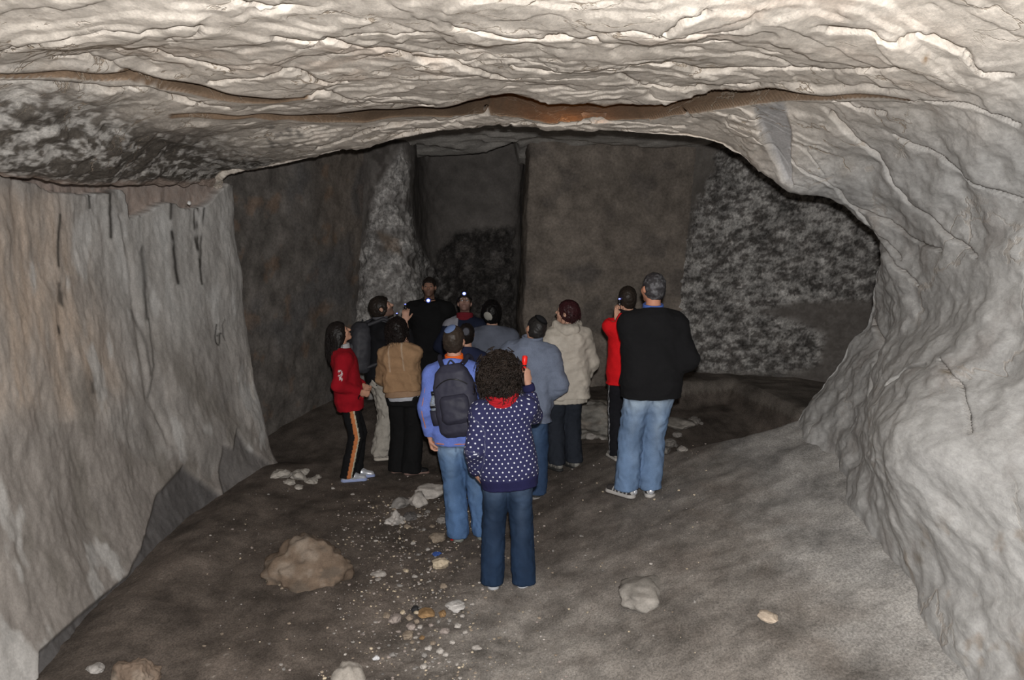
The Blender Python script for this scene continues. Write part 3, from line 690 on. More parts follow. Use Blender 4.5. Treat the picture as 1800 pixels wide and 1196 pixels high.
def tube(pts, r, sides=8, closed=False):
    pts = np.asarray(pts, float); n = len(pts); r = np.broadcast_to(np.asarray(r, float), (n,))
    tg = np.gradient(pts, axis=0) if not closed else np.roll(pts, -1, 0) - np.roll(pts, 1, 0)
    tg /= np.linalg.norm(tg, axis=1)[:, None] + 1e-9
    up = np.array([0, 0, 1.0]); a = np.cross(tg, up); bad = np.linalg.norm(a, axis=1) < 0.2
    a[bad] = np.cross(tg[bad], [0, 1.0, 0]); a /= np.linalg.norm(a, axis=1)[:, None]; b = np.cross(tg, a)
    th = np.linspace(0, 2 * math.pi, sides, endpoint=False)
    v = (pts[:, None] + r[:, None, None] * (np.cos(th)[None, :, None] * a[:, None] + np.sin(th)[None, :, None] * b[:, None])).reshape(-1, 3)
    m = n if closed else n - 1
    i = np.arange(m)[:, None]; j = np.arange(sides)[None]
    f = np.stack([i * sides + j, i * sides + (j + 1) % sides, ((i + 1) % n) * sides + (j + 1) % sides, ((i + 1) % n) * sides + j], -1).reshape(-1, 4)
    return v, f[:, ::-1]
def join(parts):
    vs, fs, k = [], [], 0
    for v, f in parts: vs.append(v); fs.append(np.asarray(f) + k); k += len(v)
    return np.concatenate(vs), np.concatenate(fs)
def lathe(a, b, prof, sides=16):            # prof: (t along a-b, radius); closed ends
    a = np.asarray(a, float); b = np.asarray(b, float); d = unit(b - a); L = np.linalg.norm(b - a)
    x = unit(np.cross(d, [0.3, 0.2, 0.9])); y = np.cross(d, x); th = np.linspace(0, 2 * math.pi, sides, endpoint=False)
    prof = [(prof[0][0], 1e-4)] + list(prof) + [(prof[-1][0], 1e-4)]
    v = np.concatenate([a + d * L * t + r * (np.cos(th)[:, None] * x + np.sin(th)[:, None] * y) for t, r in prof])
    i = np.arange(len(prof) - 1)[:, None] * sides; j = np.arange(sides)[None]
    f = np.stack([i + j, i + (j + 1) % sides, i + sides + (j + 1) % sides, i + sides + j], -1).reshape(-1, 4)
    return v, f

def ik(a, t, l1, l2, pole):
    a = np.asarray(a, float); t = np.asarray(t, float); d = t - a; L = np.linalg.norm(d)
    if L > (l1 + l2) * 0.995: t = a + d / L * (l1 + l2) * 0.995; d = t - a; L = np.linalg.norm(d)
    u = d / L; x = (l1 * l1 - l2 * l2 + L * L) / (2 * L); h = math.sqrt(max(l1 * l1 - x * x, 0))
    p = np.asarray(pole, float); p = p - u * (p @ u); p = unit(p)
    return a + u * x + p * h, t

class Person:
    """local frame: faces +Y, X to its right, Z up, unit height 1.75; everything scaled by s"""
    def __init__(P_, label, px, py, H, heading, lean=0, roll=0, twist=0, build=1.0, head=(0, 0, 0), hips=(0, 0), feet=None, h=0.0095, z_off=0, neck=0.0, pos=None, sink=0.0):
        g = ground(px, py) if pos is None else np.array(pos, float)
        P_.s = H / 1.75; P_.h = h; P_.b = build
        P_.root = bpy.data.objects.new('person', None); COL.objects.link(P_.root)
        P_.root.location = (g[0], g[1], g[2] + z_off); P_.root.rotation_euler = (0, 0, D(heading)); P_.loc = np.array([g[0], g[1], g[2] + z_off]); P_.Rw = rz(D(heading))
        tag(P_.root, label, 'person')
        P_.Ru = rz(D(twist)) @ ry(D(roll)) @ rx(-D(lean)); P_.pel = np.array([hips[0], hips[1], 0.95])
        P_.feet = feet or [(-0.11, 0.0, 8), (0.11, 0.0, -8)]
        P_.sh = [P_.up((sx * 0.172 * build, -0.005, 1.358)) for sx in (-1, 1)]
        P_.neck0 = P_.up((0, -0.01, 1.45)); P_.pivot = P_.up((0, 0.015 + neck, 1.515 - neck * 0.4 - sink))
        hy, hp, hr = head
        P_.Rh = P_.Ru @ rz(D(hy)) @ ry(D(hr)) @ rx(D(hp)); P_.hc = P_.pivot + P_.Rh @ np.array([0, 0.018, 0.112])
        P_.hips = [P_.pel + np.array([sx * 0.085, 0, -0.04]) for sx in (-1, 1)]
        P_.legs = []
        for i in (0, 1):
            ank = np.array([P_.feet[i][0], P_.feet[i][1], 0.085]); kn, an = ik(P_.hips[i], ank, 0.42, 0.42, (0.0, 1, 0)); P_.legs.append((kn, an))
        P_.arms = [None, None]; P_.hands = [None, None]
    def up(P_, p): return P_.pel + P_.Ru @ (np.asarray(p, float) - np.array([0, 0, 0.95]))
    def world(P_, w): return (P_.Rw.T @ (np.asarray(w, float) - P_.loc)) / P_.s          # world point -> local
    def pix(P_, px, py, dy=0.0): return P_.world(P(px, py, P_.loc[1] + dy))
    def arm(P_, i, wrist, pole=(0, -1, -0.3), hand=None, palm=None, curl=0.5, spread=1.0):
        el, wr = ik(P_.sh[i], wrist, 0.285, 0.26, pole); P_.arms[i] = (el, wr)
        f = unit(hand if hand is not None else wr - el); P_.hands[i] = (f, palm if palm is not None else (1 - 2 * i, 0.3, 0), curl, spread)
    def bounds(P_, m=0.14):
        pts = [P_.hc, P_.hc + [0, 0, .1]] + [x for l in P_.legs for x in l] + [x for a in P_.arms if a for x in a] + P_.sh
        pts += [P_.arms[i][1] + P_.hands[i][0] * 0.17 for i in (0, 1)]
        pts = np.array(pts); lo = pts.min(0) - m; hi = pts.max(0) + m; lo[2] = -0.02; return lo, hi
    def torso_prof(P_, o=0.0, wx=1.0):
        b = P_.b * wx
        return [(0.80, .150 * b + o, .105 * b + o, 0), (0.90, .168 * b + o, .122 * b + o, -.005), (1.0, .155 * b + o, .115 * b + o, .0), (1.10, .142 * b + o, .105 * b + o, .0), (1.22, .155 * b + o, .112 * b + o, .0),
                (1.31, .170 * b + o, .118 * b + o, -.005), (1.38, .150 * b + o, .10 * b + o, -.012), (1.44, .100 * b + o, .075 * b + o, -.018), (1.485, .060 + o * .8, .055 + o * .8, -.018)]
    def head_prims(P_, V, infl=0.0):
        R, c = P_.Rh, P_.hc; T = lambda p: c + R @ np.asarray(p, float)
        V.ell(T((0, -.014, .022)), np.array((.076, .096, .090)) + infl, R, .02)
        V.ell(T((0, .028, -.040)), np.array((.060, .064, .074)) + infl, R, .03)
    def body(P_, skin=(0.42, 0.235, 0.165), lips=(0.32, 0.13, 0.11), beard=None):
        V = Vol(*P_.bounds(), P_.h); R, c = P_.Rh, P_.hc; T = lambda p: c + R @ np.asarray(p, float)
        V.prof([(z, a - .014, b - .014, y) for z, a, b, y in P_.torso_prof()], P_.Ru, P_.up((0, 0, 0)))
        for i in (0, 1):
            kn, an = P_.legs[i]; V.seg(P_.hips[i], kn, .078, .052, .03); V.seg(kn, an, .052, .036, .02)
            fa = D(P_.feet[i][2]); fd = np.array([-math.sin(-fa), math.cos(fa), 0]) if False else rz(fa) @ np.array([0, 1.0, 0])
            V.seg(an + [0, 0, -.04] - fd * .03, an + [0, 0, -.05] + fd * .13, .034, .028, .03)
            el, wr = P_.arms[i]; V.seg(P_.sh[i], el, .046, .038, .03); V.seg(el, wr, .038, .025, .015)
            P_.hand(V, wr, *P_.hands[i], side=i)
        P_.head_prims(V)
        V.ell(T((0, .066, -.098)), (.030, .026, .022), R, .02)                    # chin
        V.seg(T((0, .088, .006)), T((0, .112, -.032)), .009, .014, .012)           # nose
        V.seg(T((-.036, .076, .020)), T((.036, .076, .020)), .014, .014, .02)      # brow
        for sx in (-1, 1):
            V.ell(T((sx * .036, .062, -.032)), (.026, .026, .024), R, .02)
            V.ell(T((sx * .077, -.012, -.010)), (.009, .021, .031), R @ rz(D(-sx * 22)), .008)
            V.ell(T((sx * .031, .100, .000)), (.016, .013, .010), R, .010, sub=True)
        V.seg(T((-.014, .089, -.064)), T((.014, .089, -.064)), .010, .010, .010)   # lips
        V.seg(P_.neck0 + P_.Ru @ np.array([0, 0, -.03]), T((0, -.026, -.055)), .060, .053, .03)
        def paint(v, col):
            l = (v - c) @ R
            m = np.exp(-((l[:, 0] / .024) ** 2 + ((l[:, 2] + .064) / .009) ** 2)) * (l[:, 1] > .07)
            col = mixc(col, lips, 0.8 * m)
            br = np.exp(-(((np.abs(l[:, 0]) - .032) / .018) ** 2 + ((l[:, 2] - .024) / .006) ** 2)) * (l[:, 1] > .06)
            col = mixc(col, (0.03, 0.022, 0.018), 0.85 * br)
            if beard is not None:
                col = mixc(col, beard, 0.75 * sst(-.02, -.05, l[:, 2]) * (l[:, 1] > -.01) * (np.linalg.norm(l, axis=1) < .16))
            near = np.linalg.norm(v - P_.arms[1][1], axis=1); return col
        o = vol_obj('body', V, SKIN, P_.root, P_.s, skin, paint)
        for sx in (-1, 1):                                                         # eyes
            e = icos(2); raw_obj('eye', (T((sx * .031, .081, .001)) + e[0] * .0115) * P_.s, e[1], EYE, P_.root)
        return o
    def hand(P_, V, wr, f, n, curl, spread, side):
        f = unit(f); n = np.asarray(n, float); n = unit(n - f * (n @ f)); t = np.cross(f, n) * (1 if side == 0 else -1)   # thumb side
        V.seg(wr - f * .02, wr + f * .045, .026, .034, .012, n, 1.7); V.seg(wr + f * .04, wr + f * .082, .036, .036, .01, n, 2.2)
        for j, (o, L) in enumerate(((.030, .070), (.010, .080), (-.011, .076), (-.031, .060))):
            p = wr + f * .088 + t * o * 1.0; d = f.copy(); a = 0
            for q, fr in enumerate((.45, .30, .25)):
                a += curl * (1.0 + .1 * j) * (0.9 if q == 0 else 0.8); d = f * math.cos(a) + n * math.sin(a) + t * o * 1.2 * spread * (1 - curl / 2)
                e = p + unit(d) * L * fr; V.seg(p, e, .0098 - .0008 * q, .0092 - .0008 * q, .004); p = e
        p = wr + f * .03 + t * .028; d = unit(f * .65 + t * (.65 - .3 * curl) + n * (.25 + .45 * curl)); e = p + d * .045; V.seg(p, e, .0135, .0115, .012)
        d2 = unit(d * .8 + f * .3 + n * .35 * curl); V.seg(e, e + d2 * .035, .0112, .009, .005)
    def top(P_, name, col, mat=None, o=.022, hem=0.80, hemw=0.0, sleeve=.018, cuff=0.0, collar=1.475, fold=.006, wx=1.0, paint=None, extra=None, cutz=None, bag=0.0, uv=False, sl_end=0.012, prof=None, h=None):
        lo, hi = P_.bounds(0.13); V = Vol(lo, hi, h or P_.h * 1.08)
        pr = [list(r) for r in P_.torso_prof(o, wx)]
        for r in pr:
            if r[0] < 1.15: r[1] += hemw; r[2] += hemw * .8
        if hem < 0.80: pr = [[hem - .02, pr[0][1] + .02 + hemw, pr[0][2] + .02, 0]] + pr
        if prof is not None: pr = prof
        V.prof(pr, P_.Ru, P_.up((0, 0, 0)))
        for i in (0, 1):
            el, wr = P_.arms[i]; V.seg(P_.up((0, -.015, 1.45)), P_.sh[i], .055, .046 * P_.b + sleeve * .7, .06); V.seg(P_.sh[i], el, .046 * P_.b + sleeve * .8, .044 + sleeve + bag, .07); V.seg(el, wr - unit(wr - el) * sl_end, .042 + sleeve + bag, .030 + sleeve * .8, .02)
        if extra: extra(V)
        V.cut(P_.up((0, 0, hem)), P_.Ru @ np.array([0, 0, -1.0])); V.cut(P_.up((0, -.02, collar)), P_.Ru @ np.array([0, 0.25, 1.0]))
        wr_cut = []
        for i in (0, 1):
            el, wr = P_.arms[i]; d = unit(wr - el)                                  # clean cuff: remove a ball-shaped end past the wrist
            sl, g = V.sub(wr - .12, wr + .12)
            if sl is not None:
                w = (g - (wr - d * sl_end)) @ d; near = np.linalg.norm(g - wr, axis=-1) < .085
                V.v[sl] = np.where(near, np.maximum(V.v[sl], w), V.v[sl])
        uvf = (lambda v: P_.cyl_uv(v)) if uv else None
        return vol_obj(name, V, mat or CLOTH, P_.root, P_.s, col, paint, fold, (7, 7, 9), 0.0, uvf)
    def cyl_uv(P_, v):
        l = (v - P_.up((0, 0, 0))) @ P_.Ru
        uv = np.stack([np.arctan2(l[:, 0], -l[:, 1]) * 0.185, l[:, 2]], 1); best = np.abs(np.hypot(l[:, 0] / 1.25, l[:, 1]) - .12)
        for i in (0, 1):
            el, wr = P_.arms[i]; best_i = np.full(len(v), 9.0); acc = 0
            for a, b in ((P_.sh[i], el), (el, wr)):
                d = b - a; L = np.linalg.norm(d); d = d / L; t = (v - a) @ d; w = v - a - t[:, None] * d; r = np.linalg.norm(w, axis=1)
                x = unit(np.cross(d, [0, 1, 0.1])); y = np.cross(d, x); m = (r < .085) & (t > .03 if acc == 0 else t > -.02) & (t < L + .03) & (r - .055 < best) & (np.abs(l[:, 0]) > .145)
                uv[m] = np.stack([np.arctan2(w[m] @ x, w[m] @ y) * .06 + i, t[m] + acc], 1); acc += L
        return uv
    def trousers(P_, col, mat=None, o=.022, flare=0.0, fold=.005, paint=None, waist=0.99, end=.055, knee=0.0, seat=0.0):
        lo, hi = P_.bounds(0.10); hi[2] = 1.12; V = Vol(lo, hi, P_.h * 1.05); b = P_.b
        V.prof([(0.79, .150 * b + o * .8, .105 * b + o * .8 + seat, 0), (0.88, .168 * b + o * .8, .120 * b + o * .8 + seat, -.008 - seat * .5), (0.98, .155 * b + o * .7, .112 * b + o * .7, 0), (1.03, .148 * b + o * .7, .108 * b + o * .7, 0)], np.eye(3), np.array([P_.pel[0], P_.pel[1], 0]), .03)
        for i in (0, 1):
            kn, an = P_.legs[i]; V.seg(P_.hips[i] + [0, 0, -.02], kn, .086 * b + o * .6, .060 + o + knee, .03); V.seg(kn, an - np.array([0, .022, .04]), .060 + o + knee, .046 + o + flare, .015)
        V.cut((0, 0, end), (0, 0, -1.0)); V.cut((0, 0, waist), (0, 0, 1.0))
        return vol_obj('trousers', V, mat or CLOTH, P_.root, P_.s, col, paint, fold * 1.4, (11, 11, 10))
    def shoes(P_, col=(0.03, 0.03, 0.03), sole=(0.25, 0.24, 0.23), accent=None, L=.275, hi=0.0, mat=None):
        for i in (0, 1):
            an = P_.legs[i][1]; R = rz(D(P_.feet[i][2])); o = np.array([an[0], an[1], 0])
            T = lambda p: o + R @ np.asarray(p, float)
            V = Vol(o + [-.22, -.22, -.01], o + [.22, .22, .2], .0075)
            V.seg(T((0, -.048, .052)), T((0, .05, .06)), .038, .044, .03); V.seg(T((0, .05, .055)), T((0, .155, .036)), .044, .034, .03, R @ np.array([0, 0, 1.0]), 1.15)
            V.seg(T((0, -.03, .06)), T((0, -.02, .10 + hi)), .040, .036, .03)
            V.cut((0, 0, .022), (0, 0, -1)); V.cut((0, 0, .105 + hi), (0, 0, 1))
            def paint(v, c, o=o, R=R):
                l = (v - o) @ R
                if accent is not None:
                    st = (np.abs(((l[:, 1] * 1.0 + l[:, 2] * .6) * 28) % 1 - .5) < .22) & (l[:, 1] > -.05) & (l[:, 1] < .11)
                    c = np.where(st[:, None], np.asarray([accent], np.float32), c)
                    c = np.where((l[:, 1] < -.075)[:, None] & (l[:, 2] > .03)[:, None], np.asarray([accent], np.float32), c)
                return c
            sh = vol_obj('shoe', V, mat or SHOE, P_.root, P_.s, col, paint)
            V2 = Vol(o + [-.22, -.22, -.01], o + [.22, .22, .06], .0075)
            V2.seg(T((0, -.047, .012)), T((0, .155, .012)), .044, .043, .01)
            V2.cut((0, 0, .030), (0, 0, 1)); V2.cut((0, 0, 0.0), (0, 0, -1))
            vol_obj('sole', V2, RUBBER, sh, P_.s, sole)
    def hair(P_, col=(0.02, 0.016, 0.013), thick=.012, front=.055, low=-.075, fine=.004, extra=None, back=None, paint=None, side=None):
        R, c = P_.Rh, P_.hc; T = lambda p: c + R @ np.asarray(p, float)
        V = Vol(c - .33, c + .24, .0085); V.ell(T((0, -.016, .026)), np.array((.077, .096, .090)) + thick, R, .02)
        V.ell(T((0, -.045, -.03)), np.array((.066, .058, .06)) + thick * .8, R, .03)
        V.ell(T((0, .098, -.035)), (.078, .062, .080), R, .012, sub=True)                           # face opening
        for sx in (-1, 1): V.ell(T((sx * .092, -.004, -.016)), (.030, .026, .030), R, .008, sub=True)  # ears stay free
        if extra: extra(V, T, R)
        if extra is None or back is None: V.cut(T((0, -.05, low)), R @ np.array([0, .45, -1.0]))
        return vol_obj('hair', V, HAIR, P_.root, P_.s, col, paint, 0.0035, (20, 20, 30), fine)
    def strands(P_, n, length, r=.0035, curl=.012, turns=3.0, col=(0.02, 0.016, 0.013), out=.05, base=.10, low=-.05, seed=1, face=.45, hang=1.0, jit=.25, bound=None):
        rs = np.random.RandomState(seed); R, c = P_.Rh, P_.hc; parts = []; m = 13; k = 0
        while k < n:
            d = unit(rs.normal(size=3))
            if d[1] > face or d[2] < -.55: continue
            k += 1
            p0 = c + R @ (np.array([0, -.014, .012]) + d * np.array([.080, .098, .096]) * (base / .10)); dw = R @ d
            Ls = length * (1 + jit * rs.normal()); t = np.linspace(0, 1, m)[:, None]
            path = p0 + dw * out * (1 + jit * rs.normal()) * np.sqrt(t) * (1 - .3 * t) + np.array([0, 0, -1.0]) * Ls * hang * t ** 1.5
            ph = rs.rand() * 6.28; a = unit(np.cross(dw, [0, 0, 1.0]) + 1e-3); bb = np.cross(dw, a)
            path = path + curl * (np.cos(ph + 6.28 * turns * t) * a + np.sin(ph + 6.28 * turns * t) * bb) * np.minimum(1, 4 * t)
            parts.append(tube(path, r * (1 - .5 * t[:, 0]), 3))
        v, f = join(parts)
        return raw_obj('hair_curls', v * P_.s, f, HAIR, P_.root, col)
    def kippah(P_, dirv, ang, col, name='kippah', rim=None, knob=False, ofs=.0155):
        R, c = P_.Rh, P_.hc; d = unit(dirv); x = unit(np.cross(d, [0.1, 1, 0.2])); y = np.cross(d, x); vs = []; na = 28; nr = 8
        for q in range(nr + 1):
            a = D(ang) * q / nr
            for j in range(na):
                th = 6.283 * j / na; w = d * math.cos(a) + math.sin(a) * (math.cos(th) * x + math.sin(th) * y)
                vs.append(c + R @ (np.array([0, -.016, .026]) + w * (np.array([.077, .096, .090]) + ofs)))
        vs = np.array(vs); i = np.arange(nr)[:, None] * na; j = np.arange(na)[None]
        f = np.stack([i + j, i + na + j, i + na + (j + 1) % na, i + (j + 1) % na], -1).reshape(-1, 4)
        cc = np.tile(np.asarray([col], np.float32), (len(vs), 1))
        if rim is not None: cc[-2 * na:] = rim
        if knob: cc[:2 * na] = rim
        vi = vs - 0.004 * (vs - c) / np.linalg.norm(vs - c, axis=1)[:, None]
        o = link(name, mesh_np(name, np.concatenate([vs, vi]) * P_.s, np.concatenate([f, f[:, ::-1] + len(vs)]), True, np.concatenate([cc, cc])), CLOTH, P_.root); return o
    def grip(P_, i): f, n, *_ = P_.hands[i]; f = unit(f); n = np.asarray(n, float); n = unit(n - f * (n @ f)); return P_.arms[i][1] + f * .085 + n * .030

def icos(sub=1):
    t = (1 + 5 ** .5) / 2
    v = [(-1, t, 0), (1, t, 0), (-1, -t, 0), (1, -t, 0), (0, -1, t), (0, 1, t), (0, -1, -t), (0, 1, -t), (t, 0, -1), (t, 0, 1), (-t, 0, -1), (-t, 0, 1)]
    f = [(0, 11, 5), (0, 5, 1), (0, 1, 7), (0, 7, 10), (0, 10, 11), (1, 5, 9), (5, 11, 4), (11, 10, 2), (10, 7, 6), (7, 1, 8), (3, 9, 4), (3, 4, 2), (3, 2, 6), (3, 6, 8), (3, 8, 9), (4, 9, 5), (2, 4, 11), (6, 2, 10), (8, 6, 7), (9, 8, 1)]
    v = [unit(p) for p in v]
    for _ in range(sub):
        cache = {}; nf = []
        def mid(a, b):
            k = (min(a, b), max(a, b))
            if k not in cache: v.append(unit(v[a] + v[b])); cache[k] = len(v) - 1
            return cache[k]
        for a, b, c in f:
            ab, bc, ca = mid(a, b), mid(b, c), mid(c, a); nf += [(a, ab, ca), (b, bc, ab), (c, ca, bc), (ab, bc, ca)]
        f = nf
    return np.array(v), np.array(f)
EYE = plain('eye_dark', (0.10, 0.08, 0.07), 0.35)
def local_thing(P_, name, label, cat, at):
    """a top-level thing carried by a person: an Empty at a point in the person's frame"""
    e = bpy.data.objects.new(name, None); COL.objects.link(e); w = P_.loc + P_.Rw @ (np.asarray(at) * P_.s); e.location = w
    tag(e, label, cat); return e, w
def to_world(P_, v): return P_.loc + (np.asarray(v) * P_.s) @ P_.Rw.T
def thing_mesh(P_, e, w, name, v, f, mat, col=(0.5, 0.5, 0.5), parent=None):
    c = np.tile(np.asarray([col], np.float32), (len(v), 1)) if np.ndim(col) == 1 else col
    return link(name, mesh_np(name, to_world(P_, v) - w, f, True, c), mat, parent or e)
def torch(P_, at, d, label, col=(0.012, 0.012, 0.014), L=.10, r=.013, head=.017, lit=True, mat=None):
    at = np.asarray(at, float); d = unit(d); e, w = local_thing(P_, 'hand_torch', label, 'torch', at)
    m = mat or plain('torch_casing_' + label.split()[0], col, 0.35)
    a = at - d * L * .5; b = at + d * L * .5
    thing_mesh(P_, e, w, 'casing', *lathe(a, b, [(0, r * .9), (.04, r), (.62, r), (.72, head), (.98, head), (1, head * .9)]), m)
    ring = lathe(at + d * L * .05, at + d * L * .12, [(0, r * 1.12), (1, r * 1.12)]); thing_mesh(P_, e, w, 'switch_ring', *ring, BLACKP if not lit else STEEL)
    thing_mesh(P_, e, w, 'lens', *lathe(b - d * .002, b + d * .006, [(0, head * .85), (1, head * .6)]), LENS if lit else m)
    if lit: thing_mesh(P_, e, w, 'bezel', *lathe(b - d * .004, b + d * .003, [(0, head * 1.05), (1, head * 1.05)]), LENS_DIM)
    return e

# ================================================================== THE VISITORS
def stripe_paint(P_, side, cols, z0=0.05, z1=0.99):
    """side stripes running down the outside of one trouser leg; cols: (offset, half width, colour)"""
    def paint(v, c):
        kn, an = P_.legs[side]; hp = P_.hips[side]; sx = -1 if side == 0 else 1
        cx = np.interp(v[:, 2], [an[2], kn[2], hp[2]], [an[0], kn[0], hp[0]]); cy = np.interp(v[:, 2], [an[2], kn[2], hp[2]], [an[1], kn[1], hp[1]])
        outer = (v[:, 0] - cx) * sx > 0.02; dy = v[:, 1] - cy
        for o, w, k in cols:
            m = outer & (np.abs(dy - o) < w)
            c = np.where(m[:, None], np.asarray([k], np.float32), c)
        return c
    return paint
def faded(P_, col, pale, amt=0.6):
    def paint(v, c):
        n = fbm(v * np.array([6, 6, 3]) + 3, 3)
        seat = np.exp(-((v[:, 2] - 0.80) / 0.10) ** 2); th = np.zeros(len(v))
        for kn, an in P_.legs:
            th = np.maximum(th, np.exp(-(((v[:, 0] - kn[0]) / 0.05) ** 2)) * np.exp(-((v[:, 2] - 0.55) / 0.22) ** 2))
        c = mixc(c, pale, np.clip(amt * (0.8 * seat + 0.5 * th) * (0.8 + 0.7 * n), 0, 1))
        seam = np.exp(-((v[:, 0] - P_.pel[0]) / 0.006) ** 2) * (v[:, 2] > .74) * (v[:, 1] < 0)
        c = mixc(c, np.asarray(c.mean(0)) * 0.45, 0.7 * seam)
        return c * (1 + 0.22 * n)[:, None]
    return paint
def band_paint(P_, zlo, zhi, col, cuffs=0.0):
    def paint(v, c):
        l = (v - P_.up((0, 0, 0))) @ P_.Ru
        c = np.where(((l[:, 2] > zlo) & (l[:, 2] < zhi))[:, None], np.asarray([col], np.float32), c)
        return c
    return paint
def hem_ring(P_, name, z, hgt, col, mat, o, wx=1.0, hemw=0.0, fold=0.002):
    V = Vol(P_.up((-.36, -.30, z - .06)) - .05, P_.up((.36, .30, z + hgt)) + .12, .009)
    pr = [list(r) for r in P_.torso_prof(o, wx)]
    for r in pr:
        if r[0] < 1.15: r[1] += hemw; r[2] += hemw * .8
    pr = [[z - .06, pr[0][1], pr[0][2], 0]] + [r for r in pr if r[0] > z - .05]
    V.prof(pr, P_.Ru, P_.up((0, 0, 0))); V.cut(P_.up((0, 0, z)), P_.Ru @ np.array([0, 0, -1.0])); V.cut(P_.up((0, 0, z + hgt)), P_.Ru @ np.array([0, 0, 1.0]))
    return vol_obj(name, V, mat, P_.root, P_.s, col, None, fold, (14, 14, 4))
def cuff(P_, i, col, mat, r=.046, w=.045, back=.012, name='cuff'):
    el, wr = P_.arms[i]; d = unit(wr - el); b = wr - d * back
    v, f = lathe(b - d * w, b + d * .006, [(0, r), (.3, r * 1.02), (.8, r * .97), (1, r * .85)], 20)
    return raw_obj(name, v * P_.s, f, mat, P_.root, col)
def collar(P_, col, mat, r=.072, z=1.475, hgt=.05, tilt=12, name='collar', dy=-.012, th=.012):
    th_ = np.linspace(0, 6.283, 28, endpoint=False); R = P_.Ru @ rx(D(tilt))
    pts = [P_.up((0, dy, z)) + R @ np.array([math.cos(t) * r, math.sin(t) * r * .95, 0]) for t in th_]
    parts = []
    for k in range(4): parts.append(tube(np.array(pts) + R @ np.array([0, 0, hgt * (k - 1.5) / 3]) , th, 7, True))
    v, f = join(parts); return raw_obj(name, v * P_.s, f, mat, P_.root, col)
def hood(P_, col, mat, w=.13, z=1.44, dy=-.09, name='hood'):
    c = P_.up((0, dy, z)); V = Vol(c - .24, c + .24, .009)
    V.seg(P_.up((-w * .75, dy + .07, z + .03)), P_.up((-w * .35, dy - .02, z - .02)), .045, .05, .04); V.seg(P_.up((w * .75, dy + .07, z + .03)), P_.up((w * .35, dy - .02, z - .02)), .045, .05, .04)
    V.seg(P_.up((-w * .35, dy - .02, z - .02)), P_.up((w * .35, dy - .02, z - .02)), .05, .05, .04); V.seg(P_.up((0, dy - .02, z - .02)), P_.up((0, dy - .01, z - .11)), .055, .03, .05)
    return vol_obj(name, V, mat, P_.root, P_.s, col, None, .007, (14, 14, 14))
def pocket_arms(p, out=.16, fwd=.12, z=.98):
    p.arm(0, p.up((-out, fwd, z)), (-1, -.5, 0), curl=.7); p.arm(1, p.up((out, fwd, z)), (1, -.5, 0), curl=.7)

# ---- woman in a dotted sweatshirt, holding up a red torch
p = Person('woman with curly black hair in a navy sweatshirt with white dots, raising a red torch', 893, 1030, 1.64, 2, roll=-5, lean=-1, head=(14, 10, -4), feet=[(-.118, 0, 8), (.118, -.01, -8)], h=.0085, build=1.0)
p.arm(0, p.pix(836, 832, 0.02), (-.2, -1, 0), hand=(.5, .25, -.8), palm=(.8, .5, .3), curl=.75)
p.arm(1, p.pix(928, 674, 0.20), (.30, .9, -.8), hand=(-.12, .05, 1), palm=(-.6, .8, 0), curl=1.05)
p.body((0.46, 0.25, 0.175))
p.top('sweatshirt', (0.018, 0.019, 0.075), DOTS, o=.030, hem=.845, hemw=.022, sleeve=.024, fold=.006, wx=1.04, uv=True, sl_end=.03)
hem_ring(p, 'waistband', .775, .085, (0.014, 0.014, 0.055), CLOTH, .033, 1.04, .022)
for i in (0, 1): cuff(p, i, (0.014, 0.014, 0.055), CLOTH, .047, .05)
collar(p, (0.42, 0.012, 0.02), CLOTH, .100, 1.455, .055, 16, 'red_hood_lining', -.045, .022)
p.trousers((0.011, 0.025, 0.055), DENIM, o=.024, flare=.018, paint=faded(p, None, (0.085, 0.12, 0.18), .5), knee=.004, seat=.012, fold=.005, end=.035)
p.shoes((0.07, 0.08, 0.12), (0.42, 0.43, 0.45))
p.hair((0.014, 0.011, 0.010), thick=.034, low=-.11, fine=.008, extra=lambda V, T, R: (V.ell(T((0, -.075, -.06)), (.135, .085, .10), R, .05), V.ell(T((-.085, -.03, -.04)), (.07, .08, .10), R, .04), V.ell(T((.085, -.03, -.04)), (.07, .08, .10), R, .04)), back=1)
p.strands(520, .12, .0055, .022, 2.2, (0.024, 0.018, 0.015), out=.072, base=.132, seed=5, face=.35, hang=.75, jit=.25)
p.strands(260, .07, .0045, .026, 1.6, (0.030, 0.022, 0.018), out=.085, base=.128, seed=6, face=.35, hang=.6, jit=.25)
torch(p, p.grip(1) + np.array([0, 0, .035]), (.08, .1, 1), 'red plastic torch held upright by the woman in dots', (0.78, 0.018, 0.012), .17, .016, .021, lit=False)

# ---- man in blue shirt with a dark backpack
p = Person('man in blue shirt and jeans wearing a skullcap and dark backpack, orange collar', 822, 948, 1.765, -6, roll=-2, lean=1, hips=(-.08, 0), head=(-8, 14, 4), feet=[(-.075, 0.0, 10), (.13, .06, -12)], h=.0085, build=1.04)
p.arm(0, p.pix(756, 768, 0.0), (-.2, -1, 0), hand=(.12, .2, -1), palm=(.9, .1, 0), curl=.85)
p.arm(1, p.up((.20, .24, 1.05)), (1, -.3, -.6), curl=.6)
p.body((0.50, 0.27, 0.19))
BL = (0.135, 0.20, 0.56)
p.top('shirt', BL, CLOTH, o=.030, hem=.80, hemw=.012, sleeve=.024, fold=.007, sl_end=.02)
hem_ring(p, 'orange_hem_stitching', .815, .012, (0.55, 0.20, 0.12), CLOTH, .034, 1.0, .012)
collar(p, (0.80, 0.13, 0.015), CLOTH, .066, 1.492, .035, 10, 'orange_collar', -.012, .009)
p.trousers((0.070, 0.135, 0.265), DENIM, o=.030, flare=.014, paint=faded(p, None, (0.26, 0.36, 0.48), .65), fold=.006, end=.03)
p.shoes((0.14, 0.15, 0.14), (0.20, 0.21, 0.19))
